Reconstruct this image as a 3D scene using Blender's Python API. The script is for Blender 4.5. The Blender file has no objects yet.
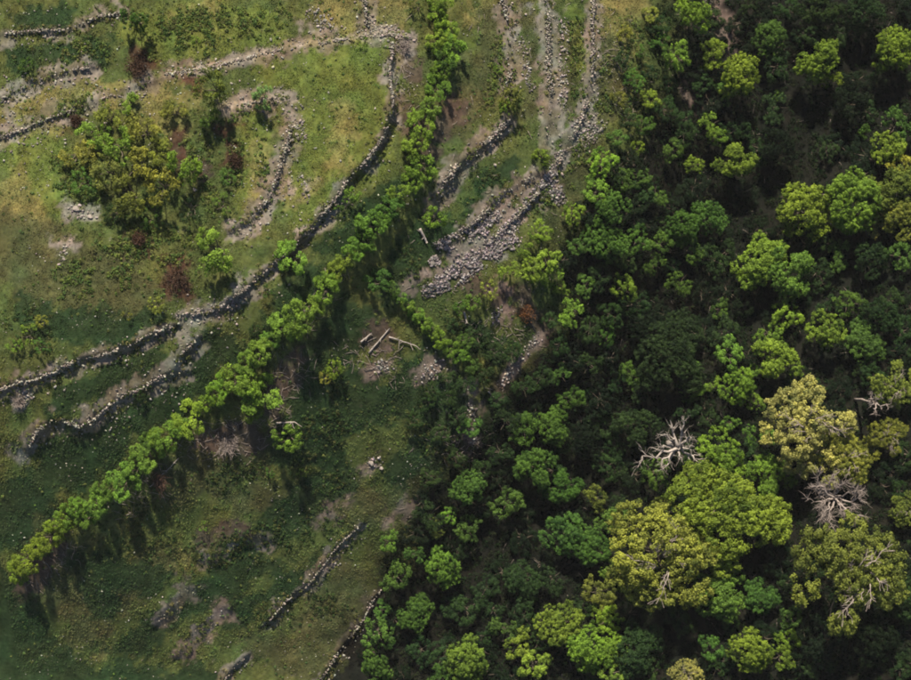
import bpy, bmesh, math, random
import numpy as np
from mathutils import Vector

SC = bpy.context.scene
COL = SC.collection
random.seed(7)
RNG = np.random.default_rng(7)

# ------------------------------------------------------------------ camera, sky, sun, exposure
CAM_Z = 140.0                      # drone height over the datum, looking straight down
F_PX = CAM_Z / 0.11               # focal length in photo pixels (photo is 911 x 680)
CX, CY = 455.5, 340.0
cd = bpy.data.cameras.new('camera'); cam = bpy.data.objects.new('camera', cd); COL.objects.link(cam)
cd.sensor_fit = 'HORIZONTAL'; cd.sensor_width = 36.0; cd.lens = 36.0 * F_PX / 911.0
cd.clip_start = 0.5; cd.clip_end = 2000.0
cam.location = (0, 0, CAM_Z); cam.rotation_euler = (0, 0, 0)
SC.camera = cam

SUN_EL, SUN_AZ = math.radians(41), math.radians(-6)      # azimuth from +Y towards +X
W = bpy.data.worlds.new('World'); SC.world = W; W.use_nodes = True
nt = W.node_tree
bg = nt.nodes['Background']
sky = nt.nodes.new('ShaderNodeTexSky'); sky.sky_type = 'NISHITA'; sky.sun_disc = False
sky.sun_elevation = SUN_EL; sky.sun_rotation = SUN_AZ
nt.links.new(sky.outputs['Color'], bg.inputs['Color']); bg.inputs['Strength'].default_value = 0.05
sd = bpy.data.lights.new('sun', 'SUN'); sun = bpy.data.objects.new('sun', sd); COL.objects.link(sun)
sd.energy = 4.5; sd.angle = math.radians(2.0); sd.color = (1.0, 0.91, 0.74)
sdir = Vector((math.sin(SUN_AZ) * math.cos(SUN_EL), math.cos(SUN_AZ) * math.cos(SUN_EL), math.sin(SUN_EL)))
sun.rotation_euler = sdir.to_track_quat('Z', 'Y').to_euler(); sun.location = sdir * 150
vs = SC.view_settings
vs.view_transform = 'Standard'; vs.look = 'None'; vs.gamma = 1.0; vs.use_curve_mapping = False
vs.exposure = 1.36
SC.render.engine = 'CYCLES'
SC.cycles.use_denoising = True; SC.cycles.filter_width = 1.9
SC.cycles.max_bounces = 6; SC.cycles.diffuse_bounces = 3; SC.cycles.transmission_bounces = 3; SC.cycles.transparent_max_bounces = 4

# ------------------------------------------------------------------ helpers
def vnoise(x, y, scale, seed=0):
    """value noise 0..1, vectorised"""
    x = np.asarray(x, float) / scale + seed * 17.31; y = np.asarray(y, float) / scale + seed * 9.77
    xi = np.floor(x).astype(np.int64); yi = np.floor(y).astype(np.int64)
    fx = x - xi; fy = y - yi
    fx = fx * fx * (3 - 2 * fx); fy = fy * fy * (3 - 2 * fy)
    def h(a, b):
        n = (a * 374761393 + b * 668265263 + seed * 1274126177) & 0x7fffffff
        n = ((n ^ (n >> 13)) * 1274126177) & 0x7fffffff
        return ((n ^ (n >> 16)) & 0xffff) / 65535.0
    return (h(xi, yi) * (1 - fx) + h(xi + 1, yi) * fx) * (1 - fy) + (h(xi, yi + 1) * (1 - fx) + h(xi + 1, yi + 1) * fx) * fy

def fbm(x, y, scale, seed=0, oct=4):
    a, s, t = 0.0, 0.5, 0.0
    for i in range(oct):
        a = a + s * vnoise(x, y, scale / 2 ** i, seed + i * 5); t += s; s *= 0.55
    return a / t

def sstep(a, b, v):
    t = np.clip((np.asarray(v, float) - a) / (b - a), 0, 1)
    return t * t * (3 - 2 * t)

def mesh_np(name, V, F, nper, mats=(), attrs=None, smooth=False):
    """V (n,3), F (m,nper): one mesh, quickly. attrs: {name: (domain, type, array)}"""
    V = np.ascontiguousarray(V, np.float32); F = np.ascontiguousarray(F, np.int32)
    me = bpy.data.meshes.new(name)
    me.vertices.add(len(V)); me.vertices.foreach_set('co', V.ravel())
    me.loops.add(F.size); me.loops.foreach_set('vertex_index', F.ravel())
    me.polygons.add(len(F)); me.polygons.foreach_set('loop_start', np.arange(len(F), dtype=np.int32) * nper)
    if smooth: me.polygons.foreach_set('use_smooth', np.ones(len(F), bool))
    for k, (dom, typ, arr) in (attrs or {}).items():
        a = me.attributes.new(k, typ, dom)
        a.data.foreach_set('color' if 'COLOR' in typ else 'value', np.ascontiguousarray(arr, np.float32).ravel())
    for m in mats: me.materials.append(m)
    me.update(); me.validate()
    return me

def link(name, me, parent=None, loc=None, kind=None):
    o = bpy.data.objects.new(name, me); COL.objects.link(o)
    if parent: o.parent = parent
    if loc is not None: o.location = loc
    if kind: o['kind'] = kind
    return o

def tag(o, label, cat, group=None):
    o['label'] = label; o['category'] = cat
    if group: o['group'] = group
    return o

# ------------------------------------------------------------------ materials
def mat_new(name):
    m = bpy.data.materials.new(name); m.use_nodes = True
    n = m.node_tree; b = n.nodes['Principled BSDF']
    b.inputs['Roughness'].default_value = 0.9
    b.inputs['Specular IOR Level'].default_value = 0.03
    return m, n, b

def N(n, t, **kw):
    x = n.nodes.new(t)
    for k, v in kw.items(): setattr(x, k, v)
    return x

def noise_node(n, scale, detail=4, coord='Object'):
    tc = N(n, 'ShaderNodeTexCoord'); nz = N(n, 'ShaderNodeTexNoise')
    nz.inputs['Scale'].default_value = scale; nz.inputs['Detail'].default_value = detail
    n.links.new(tc.outputs[coord], nz.inputs['Vector'])
    return nz

def mul(n, a, b, typ='MULTIPLY', fac=1.0):
    m = N(n, 'ShaderNodeMix', data_type='RGBA', blend_type=typ)
    m.inputs[0].default_value = fac
    for s, v in ((6, a), (7, b)):
        if hasattr(v, 'is_output'): n.links.new(v, m.inputs[s])
        else: m.inputs[s].default_value = v
    return m.outputs[2]

def ramp(n, src, stops):
    r = N(n, 'ShaderNodeValToRGB'); cr = r.color_ramp
    while len(cr.elements) < len(stops): cr.elements.new(0.5)
    for e, (p, c) in zip(cr.elements, stops): e.position = p; e.color = (*c, 1)
    n.links.new(src, r.inputs[0]); return r.outputs[0]

def leaf_material(name, transl=0.35):
    m, n, b = mat_new(name)
    oi = N(n, 'ShaderNodeObjectInfo'); at = N(n, 'ShaderNodeAttribute', attribute_name='var')
    vr = ramp(n, at.outputs['Fac'], [(0.0, (0.34, 0.42, 0.42)), (0.5, (0.95, 0.97, 0.9)), (1.0, (1.48, 1.48, 1.1))])
    c = mul(n, oi.outputs['Color'], vr)
    n.links.new(c, b.inputs['Base Color'])
    b.inputs['Roughness'].default_value = 0.6; b.inputs['Specular IOR Level'].default_value = 0.09
    tr = N(n, 'ShaderNodeBsdfTranslucent')
    n.links.new(mul(n, c, (1.15, 1.1, 0.6, 1)), tr.inputs['Color'])
    mx = N(n, 'ShaderNodeMixShader'); mx.inputs[0].default_value = transl
    n.links.new(b.outputs[0], mx.inputs[1]); n.links.new(tr.outputs[0], mx.inputs[2])
    n.links.new(mx.outputs[0], n.nodes['Material Output'].inputs['Surface'])
    return m

def wood_material(name, c0, c1, scale=3.0):
    m, n, b = mat_new(name)
    nz = noise_node(n, scale, 6)
    n.links.new(ramp(n, nz.outputs['Fac'], [(0.3, c0), (0.7, c1)]), b.inputs['Base Color'])
    bp = N(n, 'ShaderNodeBump'); bp.inputs['Strength'].default_value = 0.5; bp.inputs['Distance'].default_value = 0.05
    n.links.new(nz.outputs['Fac'], bp.inputs['Height']); n.links.new(bp.outputs[0], b.inputs['Normal'])
    return m

def attr_material(name, bump=0.3, fine=6.0):
    """surface coloured by its own colour attribute, broken by fine procedural grain"""
    m, n, b = mat_new(name)
    at = N(n, 'ShaderNodeAttribute', attribute_name='tone')
    nz = noise_node(n, fine, 5)
    gr = ramp(n, nz.outputs['Fac'], [(0.25, (0.62, 0.62, 0.6)), (0.5, (1, 1, 1)), (0.78, (1.45, 1.4, 1.3))])
    n.links.new(mul(n, at.outputs['Color'], gr), b.inputs['Base Color'])
    bp = N(n, 'ShaderNodeBump'); bp.inputs['Strength'].default_value = bump; bp.inputs['Distance'].default_value = 0.08
    n.links.new(nz.outputs['Fac'], bp.inputs['Height']); n.links.new(bp.outputs[0], b.inputs['Normal'])
    return m

M_LEAF = leaf_material('leaf')
M_BARK = wood_material('bark', (0.05, 0.04, 0.03), (0.13, 0.11, 0.085))
M_PALE = wood_material('bleached_wood', (0.15, 0.127, 0.115), (0.34, 0.295, 0.265))
M_TWIG = wood_material('grey_twig', (0.14, 0.115, 0.105), (0.29, 0.24, 0.215))
M_BROWN = wood_material('brown_twig', (0.045, 0.027, 0.020), (0.11, 0.066, 0.050))
M_GROUND = attr_material('ground_surface', 0.6, 2.6)
M_GRASS = attr_material('grass_blade', 0.0, 1.5)
M_STONE = attr_material('field_stone', 0.5, 5.0)

# ------------------------------------------------------------------ terrain
# a rounded hill with its top beyond the upper left corner, falling to a wooded ravine that rises again lower right
HX, HY = (60 - CX) * 0.11, (CY - 0) * 0.11
_r = np.linspace(0, 400, 4001)
_sl = 0.05 + 0.44 * sstep(31, 44, _r) * (1 - sstep(70, 84, _r)) - 0.06 * sstep(84, 110, _r)
_zt = 6.5 - np.concatenate([[0], np.cumsum(_sl[:-1] * np.diff(_r))])

def zbase(x, y):
    x = np.asarray(x, float); y = np.asarray(y, float)
    r = np.hypot(x - HX, (y - HY) * 0.97)
    z = np.interp(r, _r, _zt)
    t = (x - 12) * 0.75 - y * 0.66 - 6
    rise = 0.34 * np.where(t > 0, np.sqrt(t * t + 36) - 6, 0)
    rise = np.minimum(rise, 16)
    z = z + rise
    z = z + (fbm(x, y, 14, 3, 3) - 0.5) * 1.6
    return z

def to_world(px, py, dz=0.0):
    """ground point (plus dz above it) seen at photo pixel px, py"""
    x, y = (px - CX) * 0.11, (CY - py) * 0.11
    for _ in range(12):
        z = float(zbase(x, y)) + dz
        k = (CAM_Z - z) / F_PX
        x, y = 0.5 * x + 0.5 * (px - CX) * k, 0.5 * y + 0.5 * (CY - py) * k
    return x, y, float(zbase(x, y))

def to_px(x, y, z=None):
    z = zbase(x, y) if z is None else z
    k = F_PX / (CAM_Z - z)
    return CX + x * k, CY - y * k

# terrace walls: photo-pixel lines, drop in m (the ground is higher on the uphill side), width, looseness, label
WALLS = [
    ([(-12, 40), (5, 35), (65, 31), (98, 20), (125, 13)], 0.3, 0.4, 0.6, 'low stone wall at the top edge beside the top left corner'),
    ([(-12, 104), (3, 98), (30, 86), (61, 75), (92, 68)], 0.3, 0.4, 1.4, 'collapsed grassy stone wall below the top left corner'),
    ([(-12, 142), (3, 137), (40, 120), (80, 110), (112, 95), (150, 84)], 0.25, 0.4, 1.6, 'ruined wall overgrown with dry grass above the scrubby thicket'),
    ([(163, 74), (200, 69), (232, 61), (262, 53), (310, 43), (345, 38), (398, 34)], 0.5, 0.6, 0.6, 'long pale stone wall crossing the top left field'),
    ([(366, -8), (366, 10), (367, 27)], 0.3, 0.6, 0.6, 'short upright stub of wall running up to the top edge'),
    ([(392, 42), (393, 80), (393, 109), (385, 136), (370, 157), (354, 177), (330, 208), (303, 239), (272, 266), (235, 298)], 0.95, 0.45, 0.5, 'long curved terrace wall along the bright green field beside the hedgerow'),
    ([(224, 107), (250, 103), (286, 97), (292, 119), (287, 148), (280, 172), (269, 204), (252, 222), (235, 230)], 0.4, 0.7, 1.1, 'crooked tumbled wall inside the bright green field'),
    ([(-12, 397), (3, 391), (41, 378), (88, 360), (133, 344), (173, 327)], 0.6, 0.4, 0.7, 'long low terrace wall from the left edge towards the thicket'),
    ([(178, 318), (200, 316), (222, 311), (238, 306)], 0.3, 0.6, 1.4, 'crumbling stony bank joining the two terrace walls'),
    ([(30, 447), (36, 432), (50, 424), (64, 421), (84, 428)], 0.75, 0.55, 0.6, 'hooked stone wall round a dark hollow near the left edge'),
    ([(88, 425), (110, 408), (135, 392), (156, 378), (184, 373)], 0.45, 0.5, 1.3, 'broken bank of stones behind the hooked wall'),
    ([(177, 366), (186, 351), (197, 341)], 0.6, 0.5, 0.6, 'short isolated piece of leaning wall above the hedgerow'),
    ([(508, 120), (492, 136), (477, 150), (460, 167), (446, 182), (437, 203)], 0.7, 0.9, 0.5, 'thick pale grey wall just right of the hedgerow'),
    ([(504, -8), (507, 12), (513, 30), (512, 68), (505, 94)], 0.2, 0.7, 0.8, 'stone wall running up to the top edge above the thick grey wall'),
    ([(549, -8), (550, 40), (550, 78), (552, 112), (547, 143)], 0.25, 0.9, 0.6, 'straight pale wall at the top centre, second from the woods'),
    ([(594, -8), (593, 40), (592, 80), (581, 122), (570, 146), (559, 166)], 0.3, 0.65, 0.8, 'terrace wall nearest the woods, running up to the top edge'),
    ([(535, 178), (518, 186), (504, 195), (490, 208), (477, 222), (458, 238)], 0.3, 0.6, 0.6, 'thin straight wall along the upper side of the scree'),
    ([(553, 180), (535, 198), (515, 221), (500, 236)], 0.25, 0.6, 0.9, 'loose rubble wall along the lower side of the scree'),
    ([(358, 529), (345, 539), (331, 552), (316, 570), (303, 590)], 0.5, 0.3, 0.45, 'thin terrace wall across the lower meadow'),
    ([(291, 597), (280, 606), (269, 621)], 0.6, 0.35, 0.5, 'short terrace wall piece below the lower meadow wall'),
    ([(247, 659), (234, 670), (219, 686)], 0.6, 0.35, 0.5, 'lowest terrace wall piece at the bottom edge of the meadow'),
    ([(383, 588), (372, 604), (361, 620), (340, 650), (318, 686)], 0.65, 0.35, 0.45, 'terrace wall at the foot of the meadow against the woods'),
    ([(188, 588), (176, 606), (160, 622)], 0.45, 0.15, 1.2, None),      # bare earth banks: a step without a wall
    ([(226, 610), (205, 630), (180, 655)], 0.45, 0.15, 1.2, None),
    ([(262, 540), (235, 548), (205, 560)], 0.35, 0.15, 1.2, None),
]
GX = np.concatenate([-np.geomspace(420, 66, 26), np.arange(-65, 65.01, 0.28), np.geomspace(66, 420, 26)])
GY = np.concatenate([-np.geomspace(420, 53, 26), np.arange(-52, 52.01, 0.28), np.geomspace(53, 420, 26)])
MX, MY = np.meshgrid(GX, GY, indexing='ij')
ZB = zbase(MX, MY)
PXg, PYg = to_px(MX, MY, ZB)

def seg_dist(x, y, pts):
    """distance to a polyline, signed (+ = to the downhill side), and distance past its ends"""
    best = np.full(x.shape, 1e9); sgn = np.zeros(x.shape); end = np.zeros(x.shape)
    for i, (a, b) in enumerate(zip(pts[:-1], pts[1:])):
        dx, dy = b[0] - a[0], b[1] - a[1]; L2 = dx * dx + dy * dy
        t = ((x - a[0]) * dx + (y - a[1]) * dy) / L2
        tc = np.clip(t, 0, 1)
        ex, ey = x - (a[0] + tc * dx), y - (a[1] + tc * dy)
        d = np.hypot(ex, ey); m = d < best
        s = np.sign(dx * (y - a[1]) - dy * (x - a[0]))
        over = np.zeros(x.shape)
        if i == 0: over = np.where(t < 0, -t * math.sqrt(L2), over)
        if i == len(pts) - 2: over = np.where(t > 1, (t - 1) * math.sqrt(L2), over)
        best = np.where(m, d, best); sgn = np.where(m, s, sgn); end = np.where(m, over, end)
    return best, sgn, end

def wobble(w, amp):
    out = []
    for a, b in zip(w[:-1], w[1:]):
        L = math.hypot(b[0] - a[0], b[1] - a[1]); n = max(1, int(L / 1.1))
        for i in range(n):
            t = i / n; x, y = a[0] + (b[0] - a[0]) * t, a[1] + (b[1] - a[1]) * t
            out.append((x + amp * 2 * (float(fbm(x, y, 4.0, 101, 3)) - 0.5), y + amp * 2 * (float(fbm(x, y, 4.0, 107, 3)) - 0.5)))
    return out + [w[-1]]

ZG = ZB.copy()
WALLW = []
WALLMASK = np.zeros(ZG.shape)
for pts, drop, wid, loose, lab in WALLS:
    w = wobble([to_world(*p)[:2] for p in pts], 0.5 if lab else 1.1)
    # which side is downhill
    mid = w[len(w) // 2]; prv = w[len(w) // 2 - 1]
    dx, dy = mid[0] - prv[0], mid[1] - prv[1]; L = math.hypot(dx, dy)
    nl = (-dy / L, dx / L)
    zl = float(zbase(mid[0] + 4 * nl[0], mid[1] + 4 * nl[1])); zr = float(zbase(mid[0] - 4 * nl[0], mid[1] - 4 * nl[1]))
    side = 1.0 if zl < zr else -1.0
    WALLW.append((w, drop, wid, loose, lab, side))
    xs = [p[0] for p in w]; ys = [p[1] for p in w]
    ix = np.where((GX > min(xs) - 9) & (GX < max(xs) + 9))[0]; iy = np.where((GY > min(ys) - 9) & (GY < max(ys) + 9))[0]
    sl = np.ix_(ix, iy)
    d, s, e = seg_dist(MX[sl], MY[sl], w)
    fade = np.exp(-(e / 1.2) ** 2)
    sd_ = d * s * side
    soft = 0.3 if lab else 0.8
    step = -np.clip(sd_ / soft, -1, 1) * np.exp(-np.maximum(d - soft, 0) / 2.6) * (0.55 + 0.9 * fbm(MX[sl], MY[sl], 5.0, 113, 2))
    ZG[sl] += 0.5 * drop * step * fade
    nzw = fbm(MX[sl], MY[sl], 1.6, 11, 3)
    WALLMASK[sl] = np.maximum(WALLMASK[sl], fade * sstep(0.25, 0.0, (d - 0.25 - wid * 0.3 - loose * 1.2 * (nzw - 0.35) - 2.4 * (nzw - 0.5)) / 2.2))
ZG += (fbm(MX, MY, 1.7, 21, 3) - 0.5) * 0.28 * (np.abs(MX) < 70)

def ground_z(x, y):
    x = np.atleast_1d(np.asarray(x, float)); y = np.atleast_1d(np.asarray(y, float))
    i = np.clip(np.searchsorted(GX, x) - 1, 0, len(GX) - 2); j = np.clip(np.searchsorted(GY, y) - 1, 0, len(GY) - 2)
    fx = (x - GX[i]) / (GX[i + 1] - GX[i]); fy = (y - GY[j]) / (GY[j + 1] - GY[j])
    return (ZG[i, j] * (1 - fx) + ZG[i + 1, j] * fx) * (1 - fy) + (ZG[i, j + 1] * (1 - fx) + ZG[i + 1, j + 1] * fx) * fy

# what grows or lies where: (x0, y0, x1, y1, radius) capsules on the ground, located by photo pixel
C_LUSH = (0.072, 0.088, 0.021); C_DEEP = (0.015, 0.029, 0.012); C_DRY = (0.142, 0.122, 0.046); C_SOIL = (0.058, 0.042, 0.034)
C_RUB = (0.150, 0.130, 0.115); C_PINK = (0.13, 0.098, 0.084); C_SHADED_FLOOR = (0.0055, 0.0055, 0.0055); C_DUN = (0.046, 0.049, 0.022); C_RED = (0.050, 0.025, 0.018)  # forest floor tone has the canopy's shade painted into it
PATCH = [
    # bright grass of the upper left fields
    (C_LUSH, 0.9, [(340, 60, 360, 150, 40), (330, 120, 310, 200, 30), (150, 30, 260, 30, 28), (20, 150, 60, 190, 30), (255, 130, 245, 200, 16), (270, 75, 330, 90, 18), (450, 90, 478, 40, 14), (580, 20, 577, 70, 11)]),
    (C_DRY, 0.6, [(120, 605, 200, 540, 2), (95, 655, 165, 618, 3), (245, 645, 335, 560, 2), (200, 640, 240, 600, 4), (290, 640, 350, 590, 3), (60, 560, 150, 505, 2), (20, 105, 110, 88, 13), (0, 133, 80, 112, 10), (110, 92, 190, 95, 12), (140, 100, 175, 125, 14), (10, 190, 45, 232, 18), (385, 15, 330, 8, 24), (170, 22, 210, 12, 10), (345, 110, 340, 160, 14), (262, 150, 255, 205, 9), (290, 205, 318, 185, 8), (440, 130, 470, 100, 12), (475, 20, 488, 10, 12), (525, 50, 530, 10, 9), (620, 30, 622, 90, 14), (610, 0, 640, 10, 14), (55, 255, 65, 240, 7)]),
    (C_DUN, 0.8, [(465, 60, 455, 130, 18), (480, 90, 490, 20, 14), (530, 110, 528, 20, 12), (570, 100, 566, 40, 8), (610, 60, 606, 110, 18), (560, 210, 590, 150, 20), (30, 520, 90, 620, 30), (120, 600, 150, 560, 22), (180, 480, 250, 450, 28), (250, 500, 380, 505, 18), (345, 590, 300, 660, 26), (250, 640, 280, 640, 16), (20, 250, 120, 300, 40), (400, 500, 410, 470, 22)]),
    (C_DEEP, 0.9, [(-20, 640, 60, 690, 40), (0, 600, 30, 640, 26), (110, 690, 200, 680, 20), (90, 580, 110, 610, 14), (360, 400, 450, 400, 26), (440, 440, 400, 470, 22), (480, 440, 500, 410, 20), (470, 340, 500, 350, 16), (430, 350, 400, 380, 14), (400, 260, 440, 245, 16), (470, 215, 500, 180, 8), (150, 580, 80, 560, 18), (60, 470, 10, 530, 20), (30, 320, 150, 330, 20), (60, 405, 150, 365, 14), (20, 500, 110, 440, 26), (140, 420, 220, 350, 20), (350, 400, 300, 440, 34), (330, 480, 240, 560, 22), (230, 580, 130, 640, 18), (300, 390, 350, 330, 26), (440, 230, 400, 280, 20), (480, 185, 515, 165, 12), (395, 190, 330, 250, 12), (20, 55, 100, 50, 14), (230, 620, 310, 570, 14), (270, 330, 310, 270, 14), (60, 20, 20, 20, 12)]),  # dark lush grass; the lower-left patches also paint in the slope's shade
    (C_SOIL, 0.85, [(410, 120, 430, 150, 10), (455, 110, 440, 140, 9), (200, 440, 255, 435, 13), (295, 365, 270, 410, 11), (380, 335, 374, 350, 9), (30, 580, 60, 540, 14), (520, 300, 540, 330, 15), (460, 280, 500, 300, 12), (700, 30, 725, 5, 12), (690, 85, 700, 110, 9), (207, 540, 240, 530, 9), (405, 40, 415, 70, 8), (180, 150, 195, 170, 9)]),
    (C_PINK, 0.8, [(546, 0, 547, 140, 5), (509, 5, 509, 90, 4), (592, 20, 590, 80, 3), (585, 105, 562, 160, 5), (502, 125, 444, 183, 5), (532, 178, 460, 236, 4), (288, 110, 280, 170, 5), (278, 180, 262, 212, 5), (170, 72, 300, 46, 3), (540, 332, 500, 385, 6), (470, 400, 474, 385, 7), (472, 415, 470, 452, 3), (224, 613, 178, 655, 7), (188, 588, 160, 618, 4), (318, 520, 342, 508, 5), (373, 464, 378, 462, 8), (445, 190, 438, 205, 6), (395, 515, 412, 505, 10), (498, 320, 510, 300, 5), (530, 175, 550, 178, 8), (485, 292, 500, 285, 5), (720, 15, 728, 40, 7), (420, 375, 440, 368, 8), (372, 368, 385, 364, 8), (412, 285, 425, 272, 5), (480, 145, 446, 188, 4)]),
    (C_RED, 0.9, [(139, 60, 141, 75, 10), (72, 121, 80, 119, 5), (228, 130, 238, 175, 5), (177, 270, 177, 290, 13), (139, 239, 148, 245, 7), (186, 75, 194, 90, 4), (176, 140, 190, 165, 6)]),
    (C_RUB, 0.85, [(440, 278, 508, 236, 9), (455, 258, 475, 243, 8), (500, 232, 545, 188, 5), (575, 135, 590, 118, 8), (370, 28, 410, 40, 7), (400, 40, 408, 50, 4), (300, 195, 306, 180, 4), (72, 210, 90, 218, 6), (60, 245, 75, 235, 4), (330, 30, 300, 20, 6), (190, 318, 240, 300, 5), (20, 400, 22, 396, 6), (540, 5, 562, 130, 4), (80, 420, 120, 400, 5), (10, 455, 25, 460, 7)]),
]
FOREST = [(645, -30), (655, 60), (640, 130), (590, 180), (560, 250), (565, 310), (545, 350), (500, 400), (460, 460), (420, 500), (380, 560), (385, 600), (350, 640), (325, 700), (960, 720), (960, -30)]

def in_poly(px, py, poly):
    c = np.zeros(np.shape(px), bool); n = len(poly)
    for i in range(n):
        (x0, y0), (x1, y1) = poly[i], poly[(i + 1) % n]
        m = (y0 > py) != (y1 > py)
        c ^= m & (px < (x1 - x0) * (py - y0) / ((y1 - y0) or 1e-9) + x0)
    return c

def cap_d(px, py, c):
    x0, y0, x1, y1, r = c
    dx, dy = x1 - x0, y1 - y0
    t = np.clip(((px - x0) * dx + (py - y0) * dy) / (dx * dx + dy * dy + 1e-9), 0, 1)
    return np.hypot(px - x0 - t * dx, py - y0 - t * dy) - r

def tone_at(px, py, wallmask=None):
    px = np.asarray(px, float); py = np.asarray(py, float)
    n1 = fbm(px, py, 60, 31, 4); n2 = fbm(px, py, 14, 37, 4); n3 = fbm(px, py, 28, 41, 3); n5 = fbm(px, py, 5, 161, 3)
    base = np.array(C_LUSH) * 0.5 + np.array(C_DUN) * 0.5
    T = np.ones(px.shape + (3,)) * base
    k = sstep(0.42, 0.6, n1)[..., None]
    T = T * (1 - k) + np.array((0.048, 0.062, 0.020)) * k
    for col, st, caps in PATCH:
        d = np.full(px.shape, 1e9)
        for c in caps: d = np.minimum(d, cap_d(px, py, c))
        d = d + (n2 - 0.5) * 34 + (n3 - 0.5) * 16 + (n5 - 0.5) * 22
        k = (st * sstep(3.5, -3.5, d))[..., None]
        T = T * (1 - k) + np.array(col) * k
    if wallmask is not None:
        k = (0.85 * sstep(0.3, 0.62, wallmask + (n5 - 0.5) * 1.1))[..., None]
        hz_ = sstep(0.35, 0.65, n2)[..., None]
        T = T * (1 - k) + (np.array(C_RUB) * hz_ + np.array((0.10, 0.085, 0.055)) * (1 - hz_)) * k
    n4 = fbm(px, py, 70, 151, 3)
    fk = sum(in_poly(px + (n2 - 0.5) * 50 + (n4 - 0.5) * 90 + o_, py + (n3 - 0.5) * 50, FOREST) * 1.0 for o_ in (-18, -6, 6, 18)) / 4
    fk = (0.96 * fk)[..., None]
    T = T * (1 - fk) + np.array(C_SHADED_FLOOR) * fk
    d = np.minimum(np.minimum(cap_d(px, py, (714, 2, 727, 42, 10)), cap_d(px, py, (690, 85, 700, 112, 7))), np.minimum(cap_d(px, py, (541, 332, 502, 384, 5)), cap_d(px, py, (472, 405, 470, 450, 3)))) + (n2 - 0.5) * 26
    k = (0.75 * sstep(5, -5, d))[..., None]
    T = T * (1 - k) + np.array(C_PINK) * k
    m = fbm(px, py, 7, 51, 3); h = fbm(px, py, 22, 55, 3)
    T = T * (0.55 + 0.9 * m)[..., None]
    T[..., 0] *= 0.75 + 0.5 * h
    return T

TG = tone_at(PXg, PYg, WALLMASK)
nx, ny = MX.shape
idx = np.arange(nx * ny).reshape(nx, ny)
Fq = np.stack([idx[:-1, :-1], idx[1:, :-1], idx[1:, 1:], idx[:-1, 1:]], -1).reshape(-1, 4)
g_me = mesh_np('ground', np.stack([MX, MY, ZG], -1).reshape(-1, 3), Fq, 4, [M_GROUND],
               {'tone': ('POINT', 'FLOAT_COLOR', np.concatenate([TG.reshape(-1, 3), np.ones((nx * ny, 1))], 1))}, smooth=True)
link('ground', g_me, kind='structure')

# ------------------------------------------------------------------ stones
CUBE = np.array([(-1, -1, -1), (1, -1, -1), (1, 1, -1), (-1, 1, -1), (-1, -1, 1), (1, -1, 1), (1, 1, 1), (-1, 1, 1)], float) * 0.5
CUBEF = np.array([(0, 3, 2, 1), (4, 5, 6, 7), (0, 1, 5, 4), (1, 2, 6, 5), (2, 3, 7, 6), (3, 0, 4, 7)])

def stones_mesh(name, P, S, tint=(0.195, 0.173, 0.150), spread=0.40, flat=0.65, rng=RNG):
    """P (n,3) centres, S (n) sizes: rough blocks, each turned and knocked out of square"""
    n = len(P)
    v = CUBE[None] * (1 + rng.uniform(-0.28, 0.28, (n, 8, 3)))
    v[:, 4:, :2] *= rng.uniform(0.55, 0.95, (n, 1, 1))
    v = v * (S[:, None, None] * np.stack([rng.uniform(0.8, 1.5, n), rng.uniform(0.6, 1.0, n), rng.uniform(0.7, 1.2, n) * flat], -1)[:, None])
    a = rng.uniform(0, 2 * np.pi, n); t = rng.normal(0, 0.3, n)
    ct, st = np.cos(t)[:, None], np.sin(t)[:, None]
    y = v[..., 1] * ct - v[..., 2] * st; z = v[..., 1] * st + v[..., 2] * ct; x = v[..., 0]
    ca, sa = np.cos(a)[:, None], np.sin(a)[:, None]
    v = np.stack([x * ca - y * sa, x * sa + y * ca, z], -1) + P[:, None]
    F = (CUBEF[None] + (np.arange(n) * 8)[:, None, None]).reshape(-1, 4)
    c = np.array(tint)[None] * (1 + rng.normal(0, spread, (n, 1))).clip(0.3, 2) * (1 + rng.normal(0, 0.05, (n, 3)))
    c = np.concatenate([np.repeat(c, 8, 0), np.ones((n * 8, 1))], 1)
    return mesh_np(name, v.reshape(-1, 3), F, 4, [M_STONE], {'tone': ('POINT', 'FLOAT_COLOR', c)})

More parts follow.
